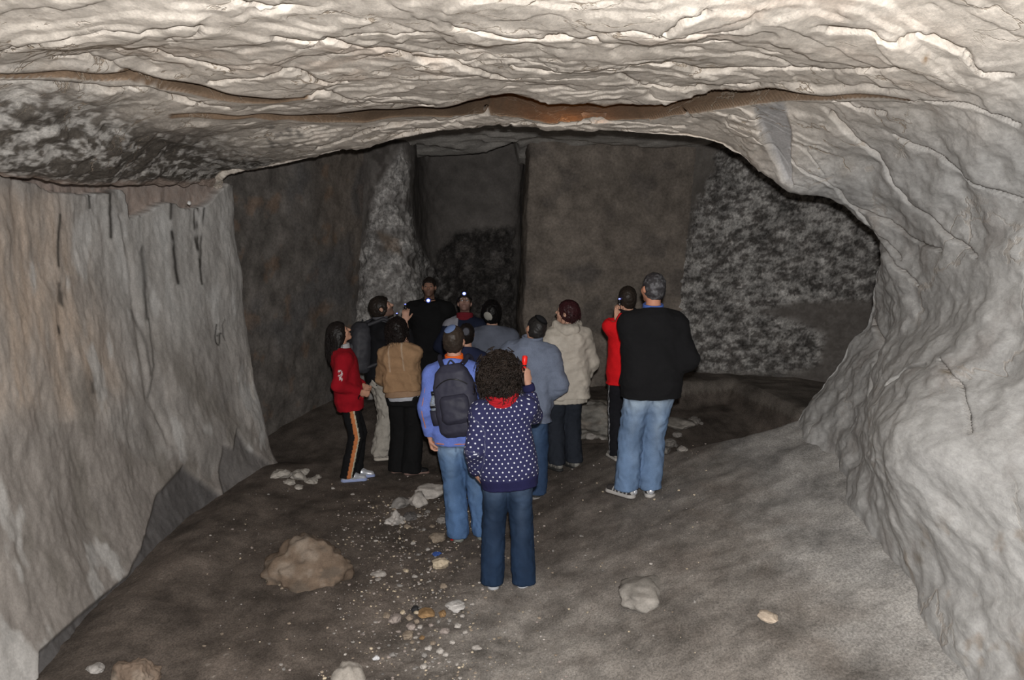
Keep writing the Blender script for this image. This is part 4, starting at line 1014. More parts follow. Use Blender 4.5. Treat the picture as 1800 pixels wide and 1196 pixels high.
p.hair((0.035, 0.026, 0.020), thick=.007, low=-.085)
p.kippah((-.22, -.30, .92), 30, (0.13, 0.19, 0.36))
def backpack(P_, label, col, w, h, dpt, zc, name='backpack', tilt=4, bottle=False, xo=0.0, yo=-.125):
    e, wd = local_thing(P_, name, label, 'backpack', P_.up((xo, yo - dpt * .5, zc - h * .5)))
    R = P_.Ru @ ry(D(tilt)); o = P_.up((xo, yo - dpt * .5, zc))
    pr = [(-.5 * h, w * .36, dpt * .40, 0), (-.42 * h, w * .46, dpt * .54, -.01), (-.15 * h, w * .5, dpt * .58, -.015), (.2 * h, w * .47, dpt * .52, -.005), (.40 * h, w * .38, dpt * .44, 0), (.5 * h, w * .20, dpt * .26, .01)]
    def mk(nm, prof, oo, c, mat=SHELL, fold=.007, parent=None):
        V = Vol(o - .36, o + .36, .010); V.prof(prof, R, oo, p=3.0); v, f = V.mesh(); n = vnormals(v, f)
        v = v + n * (fold * fbm(v * 11 + 5, 3))[:, None]; return thing_mesh(P_, e, wd, nm, v, f, mat, c, parent)
    main = mk('main_compartment', pr, o, col)
    pk = mk('front_pocket', [(-.30 * h, w * .26, .03, 0), (-.24 * h, w * .34, .055, 0), (.05 * h, w * .33, .05, 0), (.10 * h, w * .26, .03, 0)], o + R @ np.array([0, -dpt * .5, 0]), np.asarray(col) * .9)
    top_ = R @ np.array([0, 0, 1.0])
    zv, zf = tube([o + R @ np.array([x, -dpt * .50 - .012 - .05 * (1 - (x / (w * .36)) ** 2) * .4, h * .22 + .10 * h * (1 - (x / (w * .36)) ** 2)]) for x in np.linspace(-w * .36, w * .36, 15)], .0045, 6)
    thing_mesh(P_, e, wd, 'zip', zv, zf, BLACKP, parent=main)
    zp, zq = lathe(o + R @ np.array([w * .02, -dpt * .60 - .012, .03 * h]), o + R @ np.array([w * .02, -dpt * .60 - .014, -.02 * h]), [(0, .006), (1, .004)], 8); thing_mesh(P_, e, wd, 'zip_pull', zp, zq, REFLECT, parent=pk)
    for sx in (-1, 1):
        a = o + R @ np.array([sx * w * .22, dpt * .30, h * .46]); s0 = P_.sh[0 if sx < 0 else 1]
        pts = [a, P_.up((sx * .10, -.07, 1.475)), P_.up((sx * .115, .0, 1.50)), P_.up((sx * .13, .09, 1.44)), P_.up((sx * .15, .135, 1.30)), P_.up((sx * .185, .08, 1.12)), o + R @ np.array([sx * w * .42, dpt * .25, -h * .38])]
        c = cr(np.array(pts), np.linspace(0, 6, 36)); v, f = tube(c, .020, 8); thing_mesh(P_, e, wd, 'shoulder_strap', v, f, SHELL, np.asarray(col) * .8)
    hv, hf = tube(cr(np.array([o + R @ np.array([-.03, .02, h * .49]), o + R @ np.array([0, .02, h * .55]), o + R @ np.array([.03, .02, h * .49])]), np.linspace(0, 2, 12)), .007, 6); thing_mesh(P_, e, wd, 'grab_loop', hv, hf, SHELL, np.asarray(col) * .7)
    if bottle:
        bp = o + R @ np.array([-w * .50, -.01, -h * .06]); pv, pf = lathe(bp + R @ np.array([0, 0, -.14]), bp + R @ np.array([0, 0, -.02]), [(0, .040), (.5, .047), (1, .048)]); thing_mesh(P_, e, wd, 'side_pocket', pv, pf, SHELL, np.asarray(col) * .85)
        b, bw = local_thing(P_, 'water_bottle', 'clear plastic water bottle in the side pocket of the dark backpack', 'bottle', bp + R @ np.array([0, 0, -.13]))
        v, f = lathe(bp + R @ np.array([0, 0, -.13]), bp + R @ np.array([0, 0, .095]), [(0, .036), (.05, .04), (.45, .041), (.5, .037), (.55, .041), (.75, .040), (.9, .022), (1, .014)])
        thing_mesh(P_, b, bw, 'bottle_body', v, f, BOTTLE)
        v, f = lathe(bp + R @ np.array([0, 0, .094]), bp + R @ np.array([0, 0, .125]), [(0, .017), (1, .016)]); thing_mesh(P_, b, bw, 'cap', v, f, BLACKP)
        v, f = lathe(bp + R @ np.array([0, 0, .0]), bp + R @ np.array([0, 0, .018]), [(0, .0425), (1, .0425)]); thing_mesh(P_, b, bw, 'label_band', v, f, BLACKP)
    return e
BOTTLE = plain('bottle_plastic', (0.75, 0.85, 0.95), 0.08, 0.0, spec=0.6, coat=1.0); BOTTLE.node_tree.nodes['Principled BSDF'].inputs['Transmission Weight'].default_value = 0.75
el, wr = p.arms[0]
pts = cr(np.array([p.sh[0] + [-.03, -.07, .03], p.sh[0] * .5 + el * .5 + [-.025, -.068, 0], el + [-.02, -.068, 0], el * .5 + wr * .5 + [-.015, -.058, 0], wr + [-.01, -.045, .02]]), np.linspace(0, 4, 24)); v, f = tube(pts, .005, 5)
raw_obj('sleeve_piping', v * p.s, f, CLOTH, p.root, (0.5, 0.2, 0.13))
backpack(p, 'dark charcoal backpack on the back of the man in blue', (0.036, 0.036, 0.055), .34, .56, .17, 1.185, tilt=-7, bottle=True, xo=.04)

# ---- man in black sweater
p = Person('tall man with grey-black hair in black sweater and light blue jeans', 1134, 872, 1.81, 4, hips=(.03, 0), roll=0, build=1.05, head=(16, 6, 3), feet=[(-.155, .0, 38), (.035, .02, -4)], h=.0085)
p.arm(0, p.up((-.12, .22, .98)), (.1, -.9, -.2), curl=.7); p.arm(1, p.up((.20, .17, .96)), (.45, -.9, -.2), curl=.7)
p.body((0.50, 0.235, 0.15))
p.top('sweater', (0.0085, 0.0085, 0.0095), FLEECE, o=.040, hem=.79, hemw=.02, sleeve=.036, fold=.007, wx=1.04, bag=.012)
collar(p, (0.07, 0.13, 0.40), CLOTH, .070, 1.487, .03, 10, 'shirt_collar', -.012, .010)
p.trousers((0.115, 0.180, 0.295), DENIM, o=.034, flare=.012, paint=faded(p, None, (0.32, 0.39, 0.46), .75), fold=.007, waist=1.0, end=.065, seat=.01)
p.shoes((0.05, 0.045, 0.045), (0.42, 0.40, 0.38), accent=(0.50, 0.50, 0.50))
for i in (0, 1):
    an = p.legs[i][1]; R_ = rz(D(p.feet[i][2])); v, f = lathe(np.array([an[0], an[1], 0]) + R_ @ np.array([0, -.098, .055]), np.array([an[0], an[1], 0]) + R_ @ np.array([0, -.106, .055]), [(0, .022), (1, .017)]); raw_obj('heel_reflector', v * p.s, f, REFLECT, p.root)
p.hair((0.035, 0.033, 0.035), thick=.006, low=-.085, paint=lambda v, c: mixc(c, (0.16, 0.16, 0.17), 0.55 * sst(-.1, .5, fbm(v * 30, 3))))

# ---- person in red jacket behind him
p = Person('person in bright red track jacket and striped black trousers holding a torch by the ear', 1099, 808, 1.64, 6, head=(-10, 14, 0), feet=[(-.09, 0, 12), (.11, .03, -5)], build=.98)
p.arm(0, p.pix(1084, 556, -.04), (-.35, .2, -1), hand=(.15, .05, 1), palm=(.3, -1, 0), curl=1.05); p.arm(1, p.up((.2, .22, 1.0)), (1, -.2, -.3), curl=.6)
p.body((0.52, 0.29, 0.20))
p.top('track_jacket', (0.62, 0.008, 0.012), CLOTH, o=.034, hem=.775, hemw=.012, sleeve=.024, fold=.006)
cuff(p, 0, (0.01, 0.01, 0.012), CLOTH, .042, .05)
collar(p, (0.012, 0.012, 0.014), CLOTH, .078, 1.485, .06, 10, 'black_collar', -.014, .013)
p.trousers((0.009, 0.009, 0.012), CLOTH, o=.020, flare=.008, paint=stripe_paint(p, 0, [(-.018, .007, (.5, .5, .52)), (.016, .007, (.5, .5, .52))]))
p.shoes((0.34, 0.32, 0.30), (0.45, 0.43, 0.40))
p.hair((0.026, 0.020, 0.016), thick=.012, low=-.09)
torch(p, p.grip(0) + np.array([0, 0, .03]), (-.05, -.15, 1), 'small black torch with lit lens held beside the red jacket collar', L=.11, r=.011, head=.015)

# ---- person in tan jacket
p = Person('person with dark auburn hair in loose tan jacket and charcoal trousers', 994, 824, 1.715, 12, lean=-1, sink=.03, head=(52, 12, 0), feet=[(-.105, -.03, 22), (.085, .0, 14)], build=1.0)
p.arm(0, p.up((-.20, .14, .86)), (-1, -.3, 0), curl=.7); p.arm(1, p.up((.20, .12, .86)), (1, -.4, 0), curl=.7)
p.body((0.55, 0.32, 0.23))
TAN = (0.50, 0.455, 0.39)
p.top('jacket', TAN, SHELL, o=.046, hem=.745, hemw=.025, sleeve=.034, fold=.012, bag=.01, wx=1.02)
hem_ring(p, 'waistband', .695, .055, (0.46, 0.42, 0.36), SHELL, .046, 1.02, .020, .006)
hood(p, TAN, SHELL, .15, 1.45, -.075)
for i in (0, 1): cuff(p, i, TAN, SHELL, .050, .04)
p.trousers((0.020, 0.024, 0.033), CLOTH, o=.030, flare=.012, fold=.006, end=.075)
p.shoes((0.13, 0.125, 0.115), (0.035, 0.035, 0.035), accent=(0.24, 0.23, 0.21), hi=.01)
p.hair((0.038, 0.012, 0.014), thick=.018, low=-.10, fine=.006)
p.strands(170, .05, .0035, .006, 1.0, (0.040, 0.013, 0.014), out=.028, base=.108, seed=9, face=.25)

# ---- man in slate jacket
p = Person('man in slate blue-grey jacket between the dotted sweatshirt and the tan jacket', 926, 876, 1.76, -14, roll=5, lean=2, sink=.045, head=(38, 10, 8), build=1.08, feet=[(-.12, .0, 5), (.10, .02, -10)])
p.arm(0, p.up((-.17, .2, 1.0)), (-1, -.3, -.2), curl=.6); p.arm(1, p.pix(950, 705, .06), (1, -.3, 0), curl=.8)
p.body((0.52, 0.29, 0.20))
SLATE = (0.165, 0.195, 0.265)
p.top('jacket', SLATE, CLOTH, o=.040, hem=.75, hemw=.02, sleeve=.032, fold=.010, bag=.008, wx=1.03)
collar(p, SLATE, CLOTH, .085, 1.478, .05, 10, 'collar', -.014, .014)
el, wr = p.arms[1]; v, f = lathe(el * .55 + wr * .45 + np.array([.0, -.078, 0]), el * .55 + wr * .45 + np.array([-.03, -.070, -.075]), [(0, .003), (.3, .007), (1, .004)], 6); raw_obj('zip_tag', v * p.s, f, REFLECT, p.root)
p.trousers((0.030, 0.058, 0.12), DENIM, o=.028, flare=.012, paint=faded(p, None, (0.12, 0.19, 0.30), .5)); p.shoes((0.05, 0.05, 0.05))
p.hair((0.024, 0.022, 0.021), thick=.006, low=-.085)
p.kippah((.12, -.25, .92), 44, (0.018, 0.018, 0.020), rim=(0.004, 0.004, 0.004))

# ---- girl in dark red jacket
p = Person('girl with long dark hair in dark red fleece and black trousers with an orange stripe', 620, 843, 1.615, -78, lean=-6, hips=(0, -.02), head=(6, 24, 0), build=.93, feet=[(-.07, .05, -4), (.08, -.04, 4)])
p.arm(0, p.up((-.10, .17, 1.0)), (-1, -.5, -.3), curl=.6); p.arm(1, p.up((.13, .12, .98)), (.4, -.9, -.3), curl=.6)
p.body((0.52, 0.28, 0.19))
RED = (0.30, 0.006, 0.014)
def red_logo(v, c):
    m = (v[:, 0] > .05) & (np.abs(v[:, 1] + .105) < .02) & (np.abs(v[:, 2] - 1.20) < .055) & (perlin(v * 60) > .0)
    return np.where(m[:, None], np.asarray([(0.6, 0.55, 0.55)], np.float32), c)
p.top('fleece_jacket', RED, FLEECE, o=.034, hem=.79, hemw=.016, sleeve=.026, fold=.007, paint=red_logo)
collar(p, (0.45, 0.45, 0.46), CLOTH, .085, 1.47, .04, 4, 'patterned_scarf', -.014, .014)
p.trousers((0.009, 0.009, 0.010), CLOTH, o=.022, flare=.012, paint=stripe_paint(p, 1, [(.0, .020, (0.50, 0.17, 0.06)), (.026, .007, (0.50, 0.46, 0.34))]), end=.05)
p.shoes((0.42, 0.46, 0.55), (0.30, 0.36, 0.58), accent=(0.70, 0.74, 0.80), mat=REFLECT)
p.hair((0.014, 0.011, 0.010), thick=.018, low=-.2, fine=.004, extra=lambda V, T, R: (V.seg(T((0, -.06, -.04)), p.up((0, -.115, 1.36)), .085, .075, .05, np.array([0, 1.0, 0]), 1.3), V.seg(T((-.06, -.0, -.02)), p.up((-.075, -.06, 1.43)), .035, .035, .04), V.seg(T((.06, -.0, -.02)), p.up((.075, -.06, 1.43)), .035, .035, .04)), back=1)
p.strands(260, .20, .0035, .006, 1.3, (0.016, 0.012, 0.011), out=.028, base=.112, seed=21, face=.1)

# ---- man with grey backpack, arm raised with a light
p = Person('dark-haired bearded man in black jacket and stone cargo trousers raising a small light', 672, 804, 1.80, -66, head=(-18, 30, 0), lean=2, neck=.03, build=1.0, feet=[(-.10, .05, 6), (.11, -.03, -4)])
p.arm(0, p.up((-.18, .26, 1.02)), (-1, -.4, -.4), curl=.7); p.arm(1, p.pix(712, 566, -.16), (.2, .3, -1), hand=(-.05, .1, 1), palm=(-.7, .3, 0), curl=.5)
p.body((0.50, 0.29, 0.21), beard=(0.06, 0.045, 0.04))
p.top('jacket', (0.010, 0.010, 0.012), CLOTH, o=.032, hem=.80, hemw=.01, sleeve=.024, fold=.007)
collar(p, (0.10, 0.10, 0.11), CLOTH, .074, 1.485, .05, 8, 'collar', -.012, .013)
p.trousers((0.40, 0.37, 0.325), CLOTH, o=.042, flare=.016, knee=.008, fold=.012, paint=stripe_paint(p, 1, [(.05, .012, (.03, .03, .03))])); p.shoes((0.36, 0.33, 0.29), (0.50, 0.46, 0.40), accent=(0.22, 0.2, 0.18))
p.hair((0.022, 0.017, 0.014), thick=.022, low=-.10, fine=.005)
torch(p, p.grip(1) + np.array([0, .0, .055]), (-.05, -.1, 1), 'tiny lit torch in the raised fingers of the bearded man', L=.08, r=.009, head=.013)
backpack(p, 'worn grey backpack on the back of the bearded man', (0.045, 0.045, 0.052), .33, .52, .20, 1.20, tilt=2)

# ---- woman in brown jacket
p = Person('woman with dark bobbed hair in brown suede jacket and wide black trousers', 712, 833, 1.615, -14, roll=-5, head=(-12, 8, 0), hips=(0, 0), build=1.0, feet=[(-.085, .03, -50), (.085, -.01, -62)])
p.arm(0, p.up((-.08, .24, 1.12)), (-.6, -.3, -.9), curl=.6); p.arm(1, p.pix(703, 577, .22), (.3, .2, -1), hand=(-.1, .05, 1), palm=(-.8, .4, 0), curl=.9)
p.body((0.52, 0.30, 0.21))
BR = (0.33, 0.205, 0.115)
def brown_seams(v, c):
    l = (v - p.up((0, 0, 0))) @ p.Ru
    for sx in (-1, 1): c = mixc(c, (0.52, 0.42, 0.32), 0.8 * np.exp(-((l[:, 0] - sx * (.075 + .05 * (1.4 - l[:, 2]))) / .006) ** 2) * (l[:, 1] < 0) * (l[:, 2] > 1.18))
    return c
p.top('suede_jacket', BR, FLEECE, o=.046, hem=.955, hemw=.026, sleeve=.032, fold=.013, paint=brown_seams, bag=.006)
hem_ring(p, 'jacket_waistband', .89, .07, (0.31, 0.20, 0.125), FLEECE, .034, 1.0, .012)
hem_ring(p, 'white_undershirt', .845, .05, (0.45, 0.46, 0.50), CLOTH, .028, 1.0, .0)
p.trousers((0.0075, 0.0075, 0.008), CLOTH, o=.034, flare=.030, knee=.014, fold=.004, end=.035)
p.shoes((0.010, 0.010, 0.011), (0.20, 0.13, 0.11), accent=(0.06, 0.06, 0.065))
p.hair((0.015, 0.011, 0.010), thick=.030, low=-.2, fine=.006, extra=lambda V, T, R: V.ell(T((0, -.06, -.075)), (.105, .07, .085), R, .05), back=1)
p.strands(240, .09, .0035, .009, 1.6, (0.017, 0.012, 0.011), out=.045, base=.128, seed=33, face=.2)
torch(p, p.grip(1) + np.array([0, 0, .04]), (-.1, -.1, 1), 'tiny lit torch held up by the woman in brown suede', L=.08, r=.009, head=.013)

# ---- man in a black coat facing the camera
def at_depth(px, Y): x = ray(px, 700); q = x[0] / x[1] * Y; return (q, Y, float(floor_h(q, Y)))
p = Person('man in a long black coat facing the group with a lit lamp at his chin', 0, 0, 1.76, 178, pos=at_depth(757, 10.25), head=(2, 6, 0), build=1.2, h=.0105)
p.arm(0, p.up((-.10, -.2, .95)), (-1, -.4, -.1), curl=.6); p.arm(1, p.up((.10, -.2, .95)), (1, -.4, -.1), curl=.6)
p.body((0.30, 0.165, 0.115), beard=(0.10, 0.06, 0.045))
p.top('coat', (0.0075, 0.0075, 0.008), CLOTH, o=.036, hem=.46, hemw=.01, sleeve=.034, fold=.008, bag=.008)
p.trousers((0.008, 0.008, 0.009), CLOTH, o=.024); p.shoes(); p.hair((0.018, 0.014, 0.012), thick=.005, low=-.08)
q = p.up((-.005, .135, 1.475)); e, w = local_thing(p, 'clip_lamp', 'small lit lamp hung under the chin of the man in black coat', 'lamp', q)
thing_mesh(p, e, w, 'casing', *lathe(q + [0, -.03, 0], q + [0, .012, 0], [(0, .028), (.7, .034), (1, .032)]), BLACKP); thing_mesh(p, e, w, 'lens', *lathe(q + [0, .010, 0], q + [0, .018, 0], [(0, .022), (1, .016)]), LENS); thing_mesh(p, e, w, 'bezel', *lathe(q + [0, .006, 0], q + [0, .014, 0], [(0, .034), (1, .030)]), LENS_DIM)
v, f = tube([p.up((math.cos(t) * .080, -.015 + math.sin(t) * .09, 1.49 + .012 * math.sin(t) * -1)) for t in np.linspace(0, 6.283, 30, endpoint=False)], .006, 6, True); thing_mesh(p, e, w, 'strap', v, f, BLACKP)

# ---- man with spectacles and headlamp looking up
p = Person('man in spectacles and maroon scarf looking up under a lit headlamp', 0, 0, 1.70, 176, pos=at_depth(818, 9.75), head=(4, 26, 0), build=1.05, h=.0105)
p.arm(0, p.up((-.1, .2, 1.0)), (-1, -.2, -.2)); p.arm(1, p.up((.1, .2, 1.0)), (1, -.2, -.2)); p.body((0.36, 0.215, 0.165), beard=(0.17, 0.10, 0.085))
p.top('jacket', (0.012, 0.016, 0.035), CLOTH, o=.03, hem=.78, sleeve=.024, paint=lambda v, c: mixc(c, (0.30, 0.30, 0.34), ((v[:, 2] > 1.36) & (v[:, 0] > .07)).astype(np.float32)))
collar(p, (0.16, 0.014, 0.022), CLOTH, .082, 1.462, .06, 10, 'maroon_scarf', .0, .020); p.trousers((0.02, 0.022, 0.03)); p.shoes(); p.hair((0.02, 0.016, 0.013), thick=.005, low=-.07)
T = lambda q_: p.hc + p.Rh @ np.asarray(q_, float)
parts = []
for sx in (-1, 1): parts.append(tube([T((sx * .031 + math.cos(t) * .023, .107, .001 + math.sin(t) * .016)) for t in np.linspace(0, 6.283, 20, endpoint=False)], .0022, 5, True)); parts.append(tube([T((sx * .054, .106, .006)), T((sx * .074, .06, .006)), T((sx * .080, -.005, .004))], .002, 5))
parts.append(tube([T((-.009, .110, .004)), T((0, .114, .006)), T((.009, .110, .004))], .002, 5)); v, f = join(parts); raw_obj('spectacles', v * p.s, f, STEEL, p.root)
q = T((0, .105, .062)); e, w = local_thing(p, 'headlamp', 'lit headlamp strapped on the forehead of the man in spectacles', 'headlamp', q); dl = p.Rh @ np.array([0, 1, .1])
thing_mesh(p, e, w, 'casing', *lathe(q - dl * .02, q + dl * .03, [(0, .026), (.7, .030), (1, .028)]), BLACKP); thing_mesh(p, e, w, 'bezel', *lathe(q + dl * .024, q + dl * .034, [(0, .030), (1, .024)]), LENS_DIM); thing_mesh(p, e, w, 'lens', *lathe(q + dl * .030, q + dl * .040, [(0, .021), (1, .015)]), LENS)
v, f = tube([T((math.cos(t) * .082, -.014 + math.sin(t) * .104, .052)) for t in np.linspace(0, 6.283, 36, endpoint=False)], .008, 6, True); thing_mesh(p, e, w, 'strap', v, f, BLACKP)

# ---- man in dark grey pullover with a pale skullcap
p = Person('man with thick black hair and pale grey skullcap in dark grey pullover', 0, 0, 1.75, -8, pos=at_depth(866, 9.15), lean=-2, head=(14, 24, -4), build=1.14, h=.0105)
pocket_arms(p); p.body((0.45, 0.27, 0.2)); p.top('pullover', (0.115, 0.128, 0.165), FLEECE, o=.038, hem=.79, sleeve=.03, fold=.007)
p.trousers((0.03, 0.033, 0.045)); p.shoes(); p.hair((0.007, 0.006, 0.006), thick=.030, low=-.11, fine=.006)
p.kippah((-.50, -.86, -.02), 25, (0.30, 0.29, 0.26), ofs=.038)

# ---- man in navy with a small dark skullcap
p = Person('shorter man in navy top with a small grey skullcap with dark centre', 0, 0, 1.60, -4, pos=at_depth(820, 8.35), lean=2, head=(6, 22, 0), build=.95, h=.0105)
pocket_arms(p); p.body((0.50, 0.29, 0.21)); p.top('sweatshirt', (0.016, 0.021, 0.052), CLOTH, o=.032, hem=.79, sleeve=.026)
p.trousers((0.02, 0.022, 0.03)); p.shoes(); p.hair((0.014, 0.011, 0.010), thick=.010, low=-.09)
p.kippah((-.02, -.85, .52), 24, (0.085, 0.085, 0.10), rim=(0.03, 0.03, 0.035), knob=False, ofs=.020)

# ================================================================== STONES AND RUBBLE
STONE = rock_mat('loose_stone', 0.6, 45, 90, 0.18, dist=0.01)
_ic = icos(2); _ic3 = icos(3); _ic4 = icos(4)
def stone(px, py, w, h, col, label=None, group=None, name='stone', flat=0.6, seed=None, sink=0.3, sharp=0.25, hi=False, turn=None, pos=None):
    """w, h: size in pixels as the photograph shows it"""
    g = ground(px, py + h * 0.35) if pos is None else np.asarray(pos, float); dist = math.hypot(g[1], CAM_Z - g[2]); k = dist / F
    sx = w * k * 0.5; view = math.atan2(CAM_Z - g[2], g[1]); sy = h * k * 0.5 / max(math.sin(view) * 0.75 + flat * 0.5, 0.3); sz = flat * min(sx, sy) * 1.1
    sy = min(sy, sx * 1.5)
    rs = np.random.RandomState(seed if seed is not None else int(px * 7 + py * 13) % 9999); v, f = (_ic4 if name == 'boulder' else _ic3 if hi else _ic)
    v = v.copy(); o = rs.rand(3) * 40
    for _ in range(7):                                            # knock flat facets off
        n = unit(rs.normal(size=3)); dd = v @ n; lim = 0.62 + 0.25 * rs.rand(); v = v - np.maximum(dd - lim, 0)[:, None] * n * 0.85
    v = v * (1 + sharp * fbm(v * 1.4 + o, 3) + 0.05 * perlin(v * 6 + o) + (0.07 * fbm(v * 5 + o, 4) if name == 'boulder' else 0))[:, None]
    v = v * np.array([sx, sy, sz]); v = v @ rz(rs.rand() * 0.6 - 0.3 if turn is None else D(turn)).T
    c = np.tile(np.asarray([col], np.float32), (len(v), 1)) * (1 + 0.25 * fbm(v * 18 + o, 3))[:, None]
    if name == 'boulder':
        c = mixc(c, (0.30, 0.255, 0.21), 0.5 * sst(0.05, 0.5, fbm(v * 7 + o + 9, 4))); c = mixc(c, (0.10, 0.085, 0.07), 0.6 * sst(0.1, 0.5, fbm(v * 9 + o + 19, 4)))
    o_ = link(name, mesh_np(name, v, f, hi, c), STONE); o_.location = (g[0], g[1], g[2] + sz * (1 - 2 * sink) * 0.9)
    o_.data.polygons.foreach_set('use_smooth', np.full(len(f), hi)); 
    return tag(o_, label, 'stone', group)
PALE, GREYS, TANC, CREAM, DARKS, OCHRE, PINK = (0.40, 0.37, 0.34), (0.24, 0.225, 0.21), (0.27, 0.22, 0.17), (0.50, 0.42, 0.31), (0.12, 0.112, 0.108), (0.27, 0.17, 0.085), (0.31, 0.265, 0.24)
stone(550, 962, 150, 118, (0.165, 0.122, 0.09), 'big brown boulder half sunk in the soil by the plastered wall', name='boulder', flat=.7, sink=.47, hi=True, sharp=.18, seed=4)
stone(1131, 1022, 92, 62, (0.27, 0.25, 0.225), 'large flat grey stone embedded in the dusty grey slope', flat=.42, sink=.46, hi=True, seed=12)
stone(613, 1190, 56, 52, (0.33, 0.30, 0.265), 'rounded grey stone at the foot of the dusty track', flat=.9, sink=.3, hi=True, seed=3)
stone(240, 1184, 86, 56, (0.22, 0.165, 0.125), 'brown crumbling boulder against the foot of the plastered wall', name='boulder', flat=.8, sink=.4, hi=True, seed=8)
stone(167, 1172, 30, 20, (0.36, 0.34, 0.32), 'pale pointed stone beside the crumbling brown boulder', flat=.5, seed=9)
stone(757, 866, 58, 22, PALE, 'long pale slab lying beside the leg of the blue-shirted man', flat=.7, sink=.2, hi=True, turn=6)
stone(736, 880, 31, 26, PALE, 'squat pale block touching the end of the long slab', flat=.9, hi=True, sink=.2)
stone(704, 880, 32, 28, GREYS, 'brownish grey stone next to the squat pale block', flat=.8, hi=True)
stone(696, 910, 34, 28, (0.47, 0.44, 0.41), 'jagged whitish stone at the head of the rubble strip', flat=.7, sharp=.45, hi=True, seed=14)
stone(721, 905, 26, 22, DARKS, 'dark grey stone beside the jagged whitish stone', flat=.7)
stone(779, 911, 30, 16, GREYS, 'flat grey stone behind the heel of the blue-shirted man', flat=.5)
stone(768, 943, 30, 20, TANC, 'yellowish stone beside the foot of the blue-shirted man', flat=.6)
stone(773, 992, 32, 15, CREAM, 'cream brick-shaped stone in the rubble strip', flat=.8, sink=.15, turn=4, seed=31)
stone(800, 1062, 34, 17, (0.46, 0.44, 0.42), 'white angular slab on the edge of the dusty track', flat=.35, sharp=.4)
stone(694, 1084, 22, 24, PINK, 'pinkish grey pebble with flat face in the lower rubble', flat=.7)
stone(750, 1074, 28, 18, OCHRE, 'broad ochre stone in the lower rubble', flat=.4)
stone(730, 1069, 14, 12, (0.03, 0.03, 0.032), 'black stone beside the ochre stone', flat=.6)
stone(665, 1009, 26, 15, PALE, 'pale tilted flake near the brown boulder', flat=.5, sharp=.4)
stone(1350, 1077, 32, 24, (0.40, 0.33, 0.26), 'cream stone sunk in the pale slope by the lumpy limestone wall', flat=.4, sink=.42)
stone(1046, 738, 128, 52, (0.25, 0.235, 0.21), 'wide flat boulder behind the tan-jacketed person', name='boulder', flat=.55, sink=.25, hi=True, seed=6)
stone(1195, 745, 52, 24, (0.30, 0.275, 0.245), 'flat slab leaning at the edge of the dark pit', flat=.4, sink=.1, hi=True)
stone(1219, 738, 22, 20, (0.22, 0.20, 0.18), 'rounded stone beside the slab at the dark pit', flat=.8)
SMALL = [(735, 907, 13, 12, PALE), (746, 907, 9, 8, PALE), (726, 952, 8, 12, PALE), (752, 899, 10, 7, GREYS), (674, 934, 9, 5, PALE), (660, 951, 9, 5, PALE), (672, 946, 6, 4, PALE), (713, 1001, 11, 12, CREAM), (665, 1020, 14, 10, PALE), (729, 1013, 10, 7, PALE),
         (680, 1079, 13, 14, TANC), (722, 1099, 17, 15, PINK), (717, 1114, 20, 16, TANC), (777, 1077, 15, 12, OCHRE), (739, 1101, 10, 8, PALE), (732, 1091, 11, 8, TANC), (804, 1099, 13, 9, PALE), (781, 1109, 18, 9, PINK), (753, 1138, 13, 10, PALE), (746, 1150, 11, 9, GREYS),
         (774, 1143, 15, 10, PALE), (661, 1156, 13, 8, (.55, .55, .56)), (745, 1171, 13, 9, PALE), (838, 1138, 18, 7, PALE), (708, 1075, 9, 9, CREAM), (720, 1083, 13, 11, TANC), (693, 1040, 9, 6, CREAM), (660, 1059, 13, 7, TANC), (732, 1076, 10, 7, CREAM), (780, 1030, 14, 8, TANC), (702, 1030, 16, 7, GREYS),
         (745, 930, 9, 7, GREYS), (760, 925, 10, 7, TANC), (716, 925, 12, 8, TANC), (790, 930, 9, 7, GREYS), (700, 935, 9, 6, GREYS), (752, 965, 8, 6, PALE), (735, 975, 8, 5, GREYS), (761, 1130, 10, 7, TANC), (795, 1128, 10, 7, PALE), (770, 1092, 9, 7, GREYS), (758, 1098, 9, 7, PINK),
         (690, 1150, 12, 7, GREYS), (812, 1082, 10, 7, PALE), (790, 1090, 8, 6, GREYS), (742, 1120, 9, 7, OCHRE), (725, 1128, 8, 6, TANC), (700, 1110, 9, 5, PINK), (494, 1170, 13, 6, PALE), (560, 1042, 7, 5, PALE), (620, 870, 9, 5, PALE), (585, 858, 8, 5, PALE), (693, 895, 9, 6, TANC), (818, 1110, 10, 7, PALE), (830, 1062, 8, 5, PALE), (783, 1150, 10, 7, PALE)]
def hue(c): return {PALE: 'pale grey', GREYS: 'dull grey', TANC: 'tan', CREAM: 'cream', OCHRE: 'ochre', PINK: 'pinkish'}.get(c, 'bright white')
for a in SMALL:
    size = 'little' if a[2] < 11 else 'fist-sized'
    where = ('below the long pale slab' if a[1] < 985 else 'around the cream brick-shaped stone' if a[1] < 1050 else 'around the broad ochre stone') if 640 < a[0] < 850 and a[1] < 1125 else 'on the floor past the ochre stone' if 640 < a[0] else 'alone on the bare brown soil'
    stone(*a, label='%s %s stone %s' % (size, hue(a[4]), where), group='small stones of the rubble strip')
CORNER = [(492, 832, 34, 18), (522, 836, 36, 16), (548, 846, 26, 12), (508, 848, 22, 9), (536, 828, 20, 10), (558, 838, 16, 9), (525, 856, 18, 7)]
for a in CORNER: stone(*a, (0.40, 0.37, 0.33), label='%s pale plaster lump at the foot of the wall corner' % ('broad' if a[2] > 30 else 'thin flat' if a[3] < 10 else 'crumbled'), group='plaster lumps at the wall corner', flat=.5, sharp=.4)
